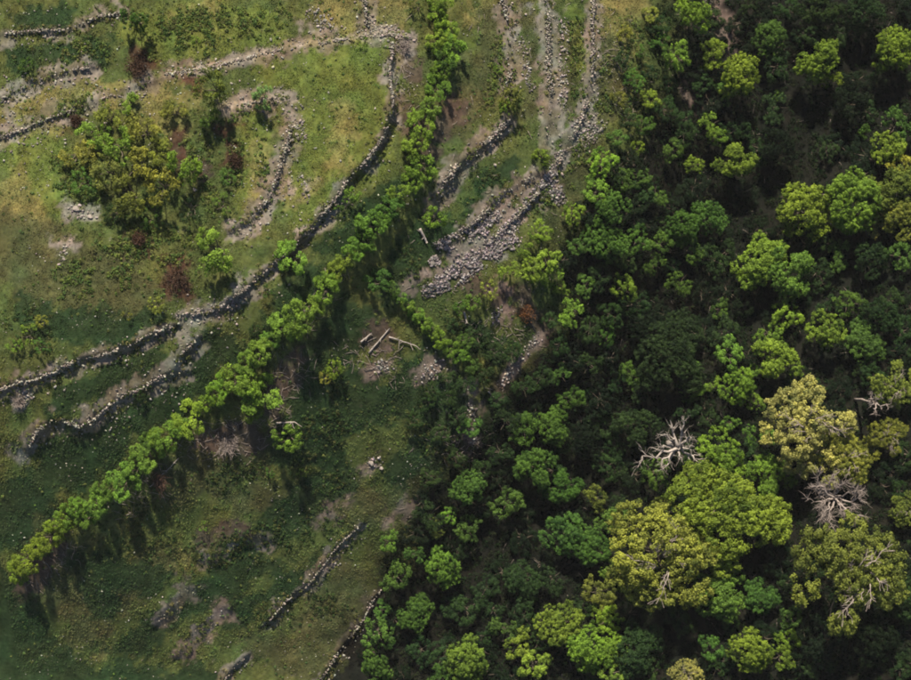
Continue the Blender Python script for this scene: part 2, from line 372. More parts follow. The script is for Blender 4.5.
for w, drop, wid, loose, lab, side in WALLW:
    if lab is None: continue
    P, S = [], []
    FP, FS = [], []
    for a, b in zip(w[:-1], w[1:]):
        L = math.hypot(b[0] - a[0], b[1] - a[1]); dx, dy = (b[0] - a[0]) / L, (b[1] - a[1]) / L
        nrm = (-dy * side, dx * side)          # towards the downhill side
        n = int((0.3 if 'meadow' in lab else 0.6 if loose >= 0.6 else 0.85) * L * 52 * max(wid, 0.5) / 0.7)
        for _ in range(n):
            t = random.random() * L
            x0, y0 = a[0] + dx * t, a[1] + dy * t
            ruin = vnoise(x0, y0, 2.2, 61)             # stretches that have slumped
            if ruin < 0.20 + 0.30 * min(loose, 1.1) and random.random() < 0.88: continue
            off = random.gauss(-0.12, 0.27) * wid * (0.55 + 0.8 * vnoise(x0, y0, 1.3, 67))
            s = 0.07 + 0.14 * random.random() ** 1.6
            zt = float(ground_z(x0 - nrm[0] * 0.55, y0 - nrm[1] * 0.55)[0]); zb = float(ground_z(x0 + nrm[0] * 0.6, y0 + nrm[1] * 0.6)[0])
            top = zt + 0.05 - 0.5 * max(0, 0.45 - ruin) * (1 if zt - zb > 0.5 else 0.5)
            if off > 0.1 * wid:
                z = random.uniform(zb - 0.05, max(top, zb + 0.15))
            else:
                z = top + random.uniform(-0.12, 0.06)
            P.append((x0 + nrm[0] * off, y0 + nrm[1] * off, z)); S.append(s)
        for _ in range(int(L * 12 * loose * (1 if wid > 0.3 else 2))):   # fallen stones
            t = random.random() * L; off = abs(random.gauss(0, 0.9 * loose + 0.3)) * (1 if random.random() < 0.75 else -1)
            x, y = a[0] + dx * t + nrm[0] * off, a[1] + dy * t + nrm[1] * off
            s = 0.06 + 0.2 * random.random() ** 2
            FP.append((x, y, float(ground_z(x, y)[0]) + s * 0.15)); FS.append(s)
    root = bpy.data.objects.new('drystone_wall', None); COL.objects.link(root)
    m = w[len(w) // 2]; loc = (m[0], m[1], float(ground_z(*m)[0])); root.location = loc
    tag(root, lab, 'wall', 'drystone terrace walls')
    off = np.array(loc)
    link('stonework', stones_mesh('stonework', np.array(P) - off, np.array(S)), root, kind='stuff')
    if FP: link('fallen_stones', stones_mesh('fallen_stones', np.array(FP) - off, np.array(FS), (0.155, 0.14, 0.125)), root, kind='stuff')

def scatter_caps(caps, dens, rough=6):
    """random photo-pixel points inside capsules, dens per 100 square pixels"""
    out = []
    for (x0, y0, x1, y1, r) in caps:
        A = (math.hypot(x1 - x0, y1 - y0) * 2 * r + math.pi * r * r)
        for _ in range(int(A * dens / 100)):
            t = random.random(); a = random.random() * 6.283; q = r * math.sqrt(random.random()) * random.uniform(0.8, 1.25)
            out.append((x0 + (x1 - x0) * t + q * math.cos(a), y0 + (y1 - y0) * t + q * math.sin(a)))
    return out

def px_ground(pts):
    out = []
    for p in pts:
        x, y, _ = to_world(*p); out.append((x, y))
    a = np.array(out); z = ground_z(a[:, 0], a[:, 1])
    return np.column_stack([a, z])

# the scree: thousands of stones, too many to count
sc_caps = [(439, 250, 486, 225, 8), (456, 270, 512, 240, 11), (517, 217, 536, 194, 4), (440, 284, 466, 272, 9), (500, 236, 520, 216, 6), (552, 185, 560, 200, 7), (432, 262, 440, 258, 5), (425, 292, 450, 282, 7), (536, 192, 552, 175, 5), (480, 228, 500, 212, 4)]
pp = px_ground([p for p in scatter_caps(sc_caps, 120) if float(fbm(p[0], p[1], 9, 131, 3)) > 0.36]); ss = 0.06 + 0.24 * RNG.random(len(pp)) ** 2
pp[:, 2] += ss * 0.18
link('scree', stones_mesh('scree', pp, ss, (0.150, 0.130, 0.128), 0.5), kind='stuff')
# loose stones of the fields
ls_caps = [(575, 135, 590, 118, 9), (370, 25, 412, 42, 8), (72, 210, 90, 216, 6), (425, 375, 440, 366, 9), (375, 368, 388, 364, 7), (373, 464, 378, 460, 7),
           (190, 318, 242, 300, 7), (20, 400, 30, 395, 7), (70, 240, 60, 262, 4), (495, 318, 500, 312, 6), (330, 25, 310, 12, 8), (300, 175, 308, 200, 4), (300, 120, 303, 140, 5),
           (565, 20, 562, 110, 5), (525, 40, 530, 90, 5), (600, 120, 580, 150, 10), (560, 150, 555, 175, 8), (500, 385, 540, 335, 5), (471, 405, 473, 445, 5)]
pp = px_ground(scatter_caps(ls_caps, 20)); ss = 0.07 + 0.22 * RNG.random(len(pp)) ** 2; pp[:, 2] += ss * 0.15
link('loose_stones', stones_mesh('loose_stones', pp, ss, (0.17, 0.15, 0.14), 0.4), kind='stuff')
# pale pebbles speckling the meadows
q = np.column_stack([RNG.uniform(-10, 640, 9000), RNG.uniform(-10, 690, 9000)])
keep = (fbm(q[:, 0], q[:, 1], 35, 71, 3) + RNG.normal(0, 0.07, len(q)) > 0.58) & ~in_poly(q[:, 0], q[:, 1], FOREST)
pp = px_ground(q[keep]); ss = 0.05 + 0.12 * RNG.random(len(pp)) ** 2; pp[:, 2] += ss * 0.2
link('pebbles', stones_mesh('pebbles', pp, ss, (0.21, 0.20, 0.17), 0.45), kind='stuff')

# a few boulders large enough to stand out
def boulder(px, py, s, lab, tint=(0.22, 0.19, 0.17), seed=0):
    rng = np.random.default_rng(900 + seed)
    bm = bmesh.new()
    for _ in range(26):
        d = rng.normal(0, 1, 3); d /= np.linalg.norm(d); bm.verts.new(d * np.array([0.6, 0.42, 0.34]) * rng.uniform(0.75, 1.1) * s * 0.6)
    r_ = bmesh.ops.convex_hull(bm, input=bm.verts)
    bmesh.ops.delete(bm, geom=[v for v in r_['geom_interior'] if isinstance(v, bmesh.types.BMVert)], context='VERTS')
    me = bpy.data.meshes.new('boulder'); bm.to_mesh(me); bm.free(); me.materials.append(M_STONE)
    a_ = me.attributes.new('tone', 'FLOAT_COLOR', 'POINT'); a_.data.foreach_set('color', np.tile((*tint, 1), len(me.vertices)).astype(np.float32))
    x, y, _ = to_world(px, py)
    o = link('boulder', me, loc=(x, y, float(ground_z(x, y)[0]) + 0.06 * s)); o.rotation_euler.z = rng.uniform(0, 6.28)
    tag(o, lab, 'boulder', 'pale boulders in the fields')
for i, (px, py, s, lab) in enumerate([
    (77, 209, 1.3, 'pinkish pale boulder below the scrubby thicket, larger of two'), (90, 217, 0.9, 'smaller pale boulder beside the one below the scrubby thicket'),
    (195, 190, 0.8, 'pale boulder at the right foot of the scrubby thicket'), (371, 463, 1.2, 'pinkish boulder on the pale patch in the lower meadow'),
    (381, 468, 0.9, 'small white boulder beside the pinkish one in the lower meadow'), (432, 263, 0.8, 'white boulder at the left end of the scree'),
    (495, 165, 0.7, 'small pale boulder below the thick grey wall'), (378, 366, 0.8, 'pale boulder below the crossed logs')]):
    boulder(px, py, s, lab, seed=i)

# ------------------------------------------------------------------ plant builders
def leaf_quads(C, Nn, size, rng, asp=(0.5, 0.8)):
    """leaves: rhombic quads at C with normals near Nn"""
    n = len(C)
    Nn = Nn / (np.linalg.norm(Nn, axis=1, keepdims=True) + 1e-9)
    t = rng.normal(0, 1, (n, 3)); t -= (t * Nn).sum(1, keepdims=True) * Nn
    t /= np.linalg.norm(t, axis=1, keepdims=True) + 1e-9
    b = np.cross(Nn, t)
    L = (size * rng.uniform(0.7, 1.3, n))[:, None]; B = L * rng.uniform(*asp, n)[:, None]
    bend = Nn * L * 0.12
    return np.stack([C - t * L * 0.5 - bend, C + b * B * 0.5 + bend, C + t * L * 0.5 - bend, C - b * B * 0.5 + bend], 1)

def sphere_dirs(n, rng):
    d = rng.normal(0, 1, (n, 3)); return d / np.linalg.norm(d, axis=1, keepdims=True)

def crown_mesh(name, R, H, base, seed, leaf=0.2, dens=1.15, gap=0.10, rc=(0.19, 0.38), lobe_k=1.0):
    """a crown of lobes > clumps > leaves. R radius, H top, base = underside height. returns mesh and lobe centres"""
    rng = np.random.default_rng(seed)
    cz, hz = (H + base) / 2, (H - base) / 2
    nl = int(rng.integers(9, 13) * lobe_k * (R / 2.0) ** 0.85)
    k = np.arange(nl) + 0.5
    ph = np.arccos(1 - 1.55 * k / nl); th = np.pi * (1 + 5 ** 0.5) * k + rng.normal(0, 0.35, nl)
    rad = rng.uniform(0.50, 0.86, nl)
    LC = np.stack([np.cos(th) * np.sin(ph) * R * rad, np.sin(th) * np.sin(ph) * R * rad, cz + np.cos(ph) * hz * rng.uniform(0.35, 0.8, nl)], -1)
    LR = R * rng.uniform(0.28, 0.43, nl) * (1.0 if R < 2.5 else (2.5 / R) ** 0.45)
    if R > 2.5:      # fill the middle of the dome of a big crown
        m = nl // 2
        a = rng.uniform(0, 6.28, m); q = np.sqrt(rng.uniform(0, 1, m)) * 0.62 * R
        LC = np.vstack([LC, np.stack([np.cos(a) * q, np.sin(a) * q, cz + hz * rng.uniform(0.4, 0.78, m) * np.sqrt(1 - (q / R) ** 2)], -1)]); LR = np.concatenate([LR, np.full(m, LR.mean())])
    Cs, Ns, Vs = [], [], []
    for c, r in zip(LC, LR):
        if rng.random() < gap * 0.6: continue
        ncl = int(max(6, dens * 15 * (r / 0.75) ** 2))
        d = sphere_dirs(ncl * 2, rng)
        out = c - np.array([0, 0, cz]); out /= np.linalg.norm(out) + 1e-6
        sc = d @ (out * 0.6 + np.array([0, 0, 0.8])) + rng.normal(0, 0.25, len(d))
        d = d[np.argsort(-sc)[:ncl]]
        lv = rng.normal(0, 0.13)
        for q in d:
            if rng.random() < gap: continue
            rr = rng.uniform(*rc)
            p = c + q * r * rng.uniform(0.7, 1.12) * np.array([1, 1, 0.85])
            nlf = int(30 * (rr / 0.33) ** 2 * (0.2 / leaf) ** 1.6)
            e = sphere_dirs(nlf, rng); e[:, 2] = np.abs(e[:, 2]) * np.where(rng.random(nlf) < 0.8, 1, -1)
            Cs.append(p + e * rr * rng.uniform(0.45, 1.0, (nlf, 1)) * np.array([1, 1, 0.75])); Ns.append(e + rng.normal(0, 0.45, (nlf, 3)) + np.array([0, 0, 0.35]))
            Vs.append(np.full(nlf, 0.5 + lv + rng.normal(0, 0.17)) + rng.normal(0, 0.10, nlf))
    C = np.vstack(Cs); Q = leaf_quads(C, np.vstack(Ns), leaf, rng)
    Q[..., 2] = np.maximum(Q[..., 2], 0.05)
    v = np.clip(np.concatenate(Vs), 0, 1)
    me = mesh_np(name, Q.reshape(-1, 3), np.arange(len(Q) * 4).reshape(-1, 4), 4, [M_LEAF], {'var': ('FACE', 'FLOAT', v)})
    return me, LC

def tubes_mesh(name, paths, mat, sides=5):
    """paths: list of (points, radii): tapered tubes as one mesh"""
    V, F, o = [], [], 0
    for pts, rad in paths:
        pts = np.array(pts, float); n = len(pts)
        T = np.gradient(pts, axis=0); T /= np.linalg.norm(T, axis=1, keepdims=True) + 1e-9
        ref = np.array([0.31, 0.95, 0.05]) if abs(T[0][1]) < 0.8 else np.array([0.95, 0.05, 0.31])
        A = np.cross(T, ref); A /= np.linalg.norm(A, axis=1, keepdims=True) + 1e-9; B = np.cross(T, A)
        th = np.linspace(0, 2 * np.pi, sides + 1)[:-1]
        ring = pts[:, None] + np.array(rad)[:, None, None] * (np.cos(th)[None, :, None] * A[:, None] + np.sin(th)[None, :, None] * B[:, None])
        V.append(ring.reshape(-1, 3)); I = o + np.arange(n * sides).reshape(n, sides); J = np.roll(I, -1, 1)
        F.append(np.stack([I[:-1], J[:-1], J[1:], I[1:]], -1).reshape(-1, 4))
        # close both ends with a fan of quads folded on the centre
        for e in (0, n - 1):
            V.append(pts[e][None]); c = o + n * sides + (0 if e == 0 else 1)
            F.append(np.array([(I[e, k], c, c, I[e, (k + 1) % sides]) for k in range(sides)])[:, [0, 1, 3, 3]])
        o += n * sides + 2
    V = np.vstack(V); F = np.vstack(F)
    quads = F[F[:, 2] != F[:, 3]]; tris = F[F[:, 2] == F[:, 3]][:, :3]
    me = bpy.data.meshes.new(name)
    me.from_pydata(V.tolist(), [], quads.tolist() + tris.tolist()); me.materials.append(mat)
    me.polygons.foreach_set('use_smooth', np.ones(len(me.polygons), bool)); me.update()
    return me

def limb(a, b, r0, r1, rng, wob=0.08, n=5, sag=0.0):
    a, b = np.array(a, float), np.array(b, float); L = np.linalg.norm(b - a)
    t = np.linspace(0, 1, n)[:, None]
    p = a + (b - a) * t + rng.normal(0, wob * L, (n, 3)) * (np.sin(t * np.pi) * 0.8 + (t > 0.99) * 0)
    p[:, 2] += sag * L * np.sin(t[:, 0] * np.pi)
    return p, np.linspace(r0, r1, n)

def trunk_mesh(name, H, base, R, LC, seed, stems=1):
    rng = np.random.default_rng(seed)
    paths = []
    r0 = 0.05 + 0.028 * H
    if stems == 1:
        top = np.array([rng.normal(0, 0.08 * R), rng.normal(0, 0.08 * R), H * 0.78])
        p, r = limb((0, 0, -0.4), top, r0, r0 * 0.3, rng, 0.02, 7); r[0] *= 1.35; paths.append((p, r))
        for c in LC[rng.permutation(len(LC))[:12]]:
            k = rng.uniform(0.35, 0.8); s = p[0] + (p[-1] - p[0]) * k
            paths.append(limb(s, c, r0 * 0.42, r0 * 0.1, rng, 0.05, 5, 0.04))
    else:
        for c in LC[rng.permutation(len(LC))[:stems]]:
            paths.append(limb((rng.normal(0, 0.12), rng.normal(0, 0.12), -0.2), c, 0.07, 0.025, rng, 0.06, 5))
    return tubes_mesh(name, paths, M_BARK)

def twigs_mesh(name, R, H, base, seed, n=9, mat=M_TWIG, r0=0.042):
    """bare limbs that stand out of the top of a half-dead crown"""
    rng = np.random.default_rng(seed); paths = []
    for i in range(n):
        a = rng.uniform(0, 6.28); q = R * rng.uniform(0.3, 0.72)
        e = np.array([math.cos(a) * q, math.sin(a) * q, base + (H - base) * (0.55 + 0.5 * math.sqrt(max(0, 1 - (q / R) ** 2)))])
        s = np.array([math.cos(a + 0.6) * R * 0.15, math.sin(a + 0.6) * R * 0.15, base + (H - base) * rng.uniform(0.75, 0.98)])
        p, r = limb(s, e, r0, r0 * 0.35, rng, 0.07, 6, 0.1); paths.append((p, r))
        for j in range(7):
            k = int(rng.integers(1, 5)); d = (e - s) * rng.uniform(0.15, 0.42); an = rng.choice([-1, 1]) * rng.uniform(0.5, 1.1)
            d2 = np.array([d[0] * math.cos(an) - d[1] * math.sin(an), d[0] * math.sin(an) + d[1] * math.cos(an), abs(d[2]) * 0.3 + 0.1])
            paths.append(limb(p[k], p[k] + d2, r[k] * 0.5, 0.015, rng, 0.08, 4))
    return tubes_mesh(name, paths, mat, 4)

# prototype meshes: (crown, trunk, twigs or None, nominal R)
KINDS = {}
def proto(kind, R, H, base, n, **kw):
    L = KINDS.setdefault(kind, [])
    tw = kw.pop('twigs', 0); stems = kw.pop('stems', 1)
    for i in range(n):
        sd_ = (sum(map(ord, kind)) * 31 + i * 7) % 9973
        cm, LC = crown_mesh('crown_' + kind, R, H, base, sd_, **kw)
        tm = trunk_mesh('trunk_' + kind, H, base, R, LC, sd_ + 1, stems)
        L.append((cm, tm, twigs_mesh('limbs_' + kind, R, H, base, sd_ + 2, tw) if tw else None, R))
proto('shrub', 1.4, 2.1, 0.1, 5, stems=6, leaf=0.135)
proto('hedge', 1.55, 2.5, 0.15, 6, stems=6, leaf=0.14, dens=1.3)
proto('scrub', 1.5, 2.2, 0.05, 5, stems=7, leaf=0.13, gap=0.2, rc=(0.16, 0.32), dens=1.15)
proto('small', 1.8, 3.7, 0.7, 5, leaf=0.15)
proto('medium', 2.9, 5.4, 1.2, 4, leaf=0.16)
proto('large', 5.0, 8.0, 2.2, 3, leaf=0.155, rc=(0.2, 0.4))
proto('sparse', 4.4, 7.2, 2.2, 3, leaf=0.15, gap=0.2, dens=1.0, twigs=10, rc=(0.2, 0.38))

TINT = {  # leaf colours by species and age; deep has the wood's shade painted in
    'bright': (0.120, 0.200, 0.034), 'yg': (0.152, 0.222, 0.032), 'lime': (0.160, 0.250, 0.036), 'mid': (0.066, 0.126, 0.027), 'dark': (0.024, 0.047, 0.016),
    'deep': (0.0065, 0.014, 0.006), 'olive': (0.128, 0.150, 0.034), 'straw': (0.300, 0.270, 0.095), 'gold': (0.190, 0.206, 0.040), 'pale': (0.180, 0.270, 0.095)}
WORD = {'bright': 'bright green', 'yg': 'yellow-green', 'lime': 'vivid lime-green', 'mid': 'mid-green', 'dark': 'dark green', 'deep': 'blackish green', 'olive': 'olive-yellow', 'straw': 'straw-yellow', 'gold': 'golden-green', 'pale': 'pale green'}
COUNT = {}
PLACED = []      # (px, py, r)

def plant(px, py, r, kind, tint, name, hk=1.0, fit=True):
    """a plant whose crown is seen at photo pixel px, py with a radius of r photo pixels"""
    L = KINDS[kind]; i = COUNT.get(kind, 0); COUNT[kind] = i + 1
    rng = random.Random(px * 13.7 + py * 7.1)
    cm, tm, tw, R = L[(i * 3 + int(rng.random() * 2)) % len(L)]
    x, y, z = to_world(px, py)
    s = 1.0
    for _ in range(3):
        s = r * (CAM_Z - z - 3) / F_PX / R * (1.10 if kind in ('shrub', 'scrub', 'sparse', 'large') else 1.04)
        x, y, z = to_world(px, py, 0.62 * (cm['top'] if 'top' in cm else 2.0 * R) * s * hk)
    root = bpy.data.objects.new(name, None); COL.objects.link(root)
    root.location = (x, y, float(ground_z(x, y)[0]) - 0.03)
    root.rotation_euler.z = rng.random() * 6.283
    e = rng.uniform(0.9, 1.1)
    root.scale = (s * e, s / e, s ** 0.8 * hk * rng.uniform(0.92, 1.08))
    j = lambda: rng.uniform(0.88, 1.12)
    c = link('crown', cm, root); t = TINT[tint]; b = j()
    c.color = (t[0] * b * j(), t[1] * b, t[2] * b * j(), 1)
    link('trunk' if kind not in ('shrub', 'hedge', 'scrub') else 'stems', tm, root)
    if tw: link('bare_limbs', tw, root)
    PLACED.append((px, py, r))
    return root
for k, (R, H) in {'shrub': (1.4, 2.1), 'hedge': (1.55, 2.5), 'scrub': (1.5, 2.2), 'small': (1.8, 3.7), 'medium': (2.9, 5.4), 'large': (5, 8), 'sparse': (4.4, 7.2)}.items():
    for cm, *_ in KINDS[k]: cm['top'] = H

# ------------------------------------------------------------------ hedgerow, bottom left to top
HEDGE = [(17, 571, 13), (37, 548, 13), (58, 527, 13), (74, 507, 12), (88, 513, 13), (104, 491, 13), (124, 482, 15), (148, 453, 14), (145, 441, 10), (167, 436, 13), (189, 418, 16), (206, 404, 10),
         (222, 386, 13), (238, 380, 17), (259, 393, 17), (252, 410, 13), (247, 363, 13), (258, 352, 12), (270, 341, 12), (284, 328, 16), (309, 307, 15), (325, 289, 13), (335, 272, 9), (346, 258, 10), (366, 240, 15), (372, 225, 14),
         (388, 207, 12), (399, 193, 12), (412, 180, 12), (421, 165, 13), (416, 146, 15), (421, 126, 13), (431, 108, 12), (437, 88, 12), (440, 71, 12), (450, 48, 13), (436, 40, 12), (446, 30, 12), (438, 17, 11), (440, 2, 10)]
_h = []
for a, b in zip(HEDGE[:-1], HEDGE[1:]):
    _h.append(a); d = math.hypot(a[0] - b[0], a[1] - b[1])
    if d > 0.88 * (a[2] + b[2]): _h.append((round((a[0] + b[0]) / 2), round((a[1] + b[1]) / 2), min(a[2], b[2]) * 0.95))
HEDGE = _h + [HEDGE[-1]]
ORD = 'first second third fourth fifth sixth seventh eighth ninth tenth eleventh twelfth thirteenth fourteenth fifteenth sixteenth seventeenth eighteenth nineteenth twentieth'.split() + ['twenty-' + q for q in 'first second third fourth fifth sixth seventh eighth ninth'.split()]
mid = len(HEDGE) // 2
for i, (x, y, r) in enumerate(HEDGE):
    t = 'yg' if y > 520 or 250 < y < 300 or 125 < y < 170 else 'lime' if y < 60 or 370 < y < 420 else 'mid' if i % 9 == 4 else 'bright'
    o = plant(x, y, r * (1.0, 1.18, 0.86, 1.08, 0.94, 1.12, 0.8)[i % 7], 'hedge', t, 'hedge_bush', (0.85, 1.05, 0.65, 0.9, 1.15)[i % 5])
    if i == mid: lab = f'{WORD[t]} bush in the middle of the long hedgerow'
    elif i < mid: lab = f'{WORD[t]} bush of the long hedgerow, {ORD[i]} from its bottom left end'
    else: lab = f'{WORD[t]} bush of the long hedgerow, {ORD[len(HEDGE) - 1 - i]} from its top end'
    tag(o, lab, 'bush', 'bushes of the long hedgerow')
HEDGE2 = [(378, 281, 13, 'mid'), (391, 290, 8, 'mid'), (400, 297, 7, 'bright'), (408, 305, 7, 'bright'), (416, 313, 8, 'bright'), (423, 322, 9, 'bright'), (431, 329, 9, 'bright'), (440, 339, 9, 'yg'), (450, 348, 9, 'yg'), (460, 355, 9, 'bright'), (470, 363, 9, 'mid'), (480, 374, 11, 'dark')]
for i, (x, y, r, t) in enumerate(HEDGE2):
    o = plant(x, y, r, 'hedge', t, 'hedge_bush', 0.75)
    tag(o, f'{WORD[t]} bush of the short side hedge, {ORD[i]} from its upper end', 'bush', 'bushes of the short side hedge')

# ------------------------------------------------------------------ single shrubs of the open fields, each with its own label
SHRUBS = [
    (262, 98, 11, 'shrub', 'pale', 1.2, 'pale green round shrub where the crooked wall turns'), (291, 258, 16, 'hedge', 'lime', 0.8, 'round bright green shrub on the curved terrace wall'),
    (133, 17, 12, 'shrub', 'mid', 1.6, 'tall mid-green shrub by the top edge at the end of the low wall'), (211, 86, 16, 'shrub', 'olive', 1.9, 'tall olive shrub casting a long dark shadow beside the thicket'),
    (218, 250, 19, 'shrub', 'yg', 0.9, 'wide yellow-green shrub below the crooked wall'), (205, 238, 9, 'shrub', 'yg', 0.9, 'small yellow-green shrub touching the wide one below the crooked wall'),
    (156, 304, 9, 'scrub', 'gold', 0.9, 'small golden shrub below the reddish dead bush'), (127, 315, 5, 'scrub', 'gold', 0.9, 'tiny golden shrub left of the golden one below the dead bush'),
    (286, 437, 15, 'scrub', 'yg', 1.3, 'yellow-green shrub standing alone below the hedgerow'), (267, 290, 6, 'scrub', 'mid', 1.0, 'tiny green shrub between the terrace wall end and the hedgerow'),
    (351, 194, 9, 'shrub', 'bright', 1.0, 'small bright shrub on the curved wall opposite the hedgerow'), (339, 207, 5, 'shrub', 'mid', 1.0, 'tiny shrub on the curved wall below the small bright one'),
    (436, 219, 11, 'shrub', 'yg', 1.0, 'yellow-green shrub at the lower end of the thick grey wall'), (511, 96, 12, 'scrub', 'olive', 1.1, 'olive shrub at the upper end of the thick grey wall'),
    (507, 108, 8, 'scrub', 'yg', 1.0, 'small yellow-green shrub beneath the olive one by the grey wall'), (541, 156, 8, 'shrub', 'yg', 1.0, 'small yellow-green shrub at the foot of the straight pale wall'),
    (470, 154, 6, 'scrub', 'olive', 0.9, 'tiny olive shrub on top of the thick grey wall'), (499, 70, 5, 'scrub', 'yg', 0.9, 'tiny yellow-green shrub left of the top centre wall'),
    (417, 7, 7, 'scrub', 'olive', 0.9, 'small olive shrub left of the top end of the hedgerow'), (334, 368, 10, 'scrub', 'yg', 0.9, 'low yellow-green shrub left of the crossed logs'),
    (325, 377, 7, 'scrub', 'gold', 0.9, 'low golden shrub next to the one left of the logs'), (204, 526, 5, 'scrub', 'lime', 0.9, 'tiny lime shrub alone in the lower meadow'),
    (489, 289, 10, 'scrub', 'gold', 1.1, 'golden shrub at the lower edge of the scree'), (473, 303, 8, 'shrub', 'bright', 1.0, 'small bright shrub below the golden one by the scree'),
    (459, 307, 7, 'shrub', 'mid', 1.0, 'small mid-green shrub between the scree and the side hedge'), (270, 472, 5, 'scrub', 'mid', 0.8, 'tiny green shrub in the meadow below the lone yellow-green shrub'),
    (302, 474, 5, 'scrub', 'bright', 0.8, 'tiny bright shrub in the meadow right of the tiny green one'), (66, 36, 0, None, None, 0, None),
    (196, 41, 5, 'scrub', 'yg', 0.8, 'tiny weed-like shrub above the long pale wall'), (365, 43, 5, 'scrub', 'yg', 0.8, 'tiny yellow-green shrub on the long pale wall near its end'),
    (27, 65, 8, 'scrub', 'mid', 0.8, 'small mid-green shrub near the left edge under the low wall'), (427, 402, 9, 'scrub', 'dark', 0.9, 'dark little shrub below the side hedge'),
    (477, 335, 12, 'scrub', 'dark', 0.8, 'dark grassy shrub right of the side hedge'), (255, 330, 6, 'scrub', 'dark', 0.8, 'dark little shrub just above the hedgerow'),
    (28, 335, 10, 'scrub', 'yg', 0.7, 'yellow-green low shrub of the weedy patch by the left edge'), (42, 322, 7, 'scrub', 'gold', 0.7, 'golden low shrub of the weedy patch by the left edge'),
    (14, 345, 8, 'scrub', 'bright', 0.7, 'bright low shrub nearest the left edge in the weedy patch'), (43, 345, 8, 'scrub', 'mid', 0.7, 'mid-green low shrub at the bottom of the weedy patch'),
    (137, 393, 7, 'scrub', 'dark', 0.8, 'dark green little shrub on the broken bank'),
    # the thicket
    (75, 152, 16, 'shrub', 'gold', 0.79, 'golden shrub at the left end of the thicket'), (92, 135, 15, 'shrub', 'yg', 0.79, 'yellow-green shrub at the upper left of the thicket'),
    (108, 118, 13, 'shrub', 'gold', 0.79, 'golden shrub on the upper rim of the thicket'), (129, 102, 10, 'shrub', 'yg', 0.72, 'small rounded shrub set apart above the thicket'),
    (118, 145, 17, 'shrub', 'yg', 0.95, 'yellow-green shrub in the heart of the thicket'), (143, 132, 16, 'shrub', 'gold', 0.87, 'golden shrub at the top of the thicket near its middle'),
    (160, 152, 15, 'shrub', 'gold', 0.87, 'golden shrub at the right side of the thicket'), (183, 162, 16, 'shrub', 'yg', 1.03, 'yellow-green shrub at the far right of the thicket'),
    (140, 165, 17, 'shrub', 'gold', 1.03, 'golden shrub at the centre right of the thicket'), (108, 172, 18, 'shrub', 'olive', 0.86, 'olive shrub at the lower middle of the thicket'),
    (84, 180, 13, 'scrub', 'mid', 0.72, 'mid-green shrub at the lower left of the thicket'), (130, 193, 18, 'shrub', 'olive', 0.86, 'olive shrub at the bottom of the thicket'),
    (160, 188, 17, 'shrub', 'gold', 1.03, 'golden shrub at the lower right of the thicket'), (115, 212, 12, 'scrub', 'dark', 0.72, 'dark shrub trailing below the thicket'),
    (190, 208, 13, 'scrub', 'dark', 0.86, 'dark shrub right of the boulder at the foot of the thicket'), (152, 216, 12, 'scrub', 'mid', 0.72, 'low mid-green shrub under the thicket'),
    (174, 112, 12, 'shrub', 'gold', 0.79, 'golden shrub between the thicket and the tall olive shrub'), (228, 178, 9, 'scrub', 'mid', 0.58, 'mid-green shrub inside the crooked wall beside the brown strip'),
    (222, 205, 10, 'scrub', 'bright', 0.58, 'bright low shrub at the foot of the crooked wall'), (210, 120, 10, 'shrub', 'mid', 1.08, 'mid-green shrub in front of the tall olive shrub'),
]
for px, py, r, k, t, hk, lab in SHRUBS:
    if not k: continue
    tag(plant(px, py, r, k, t, 'shrub', hk), lab, 'shrub', 'shrubs of the open fields')

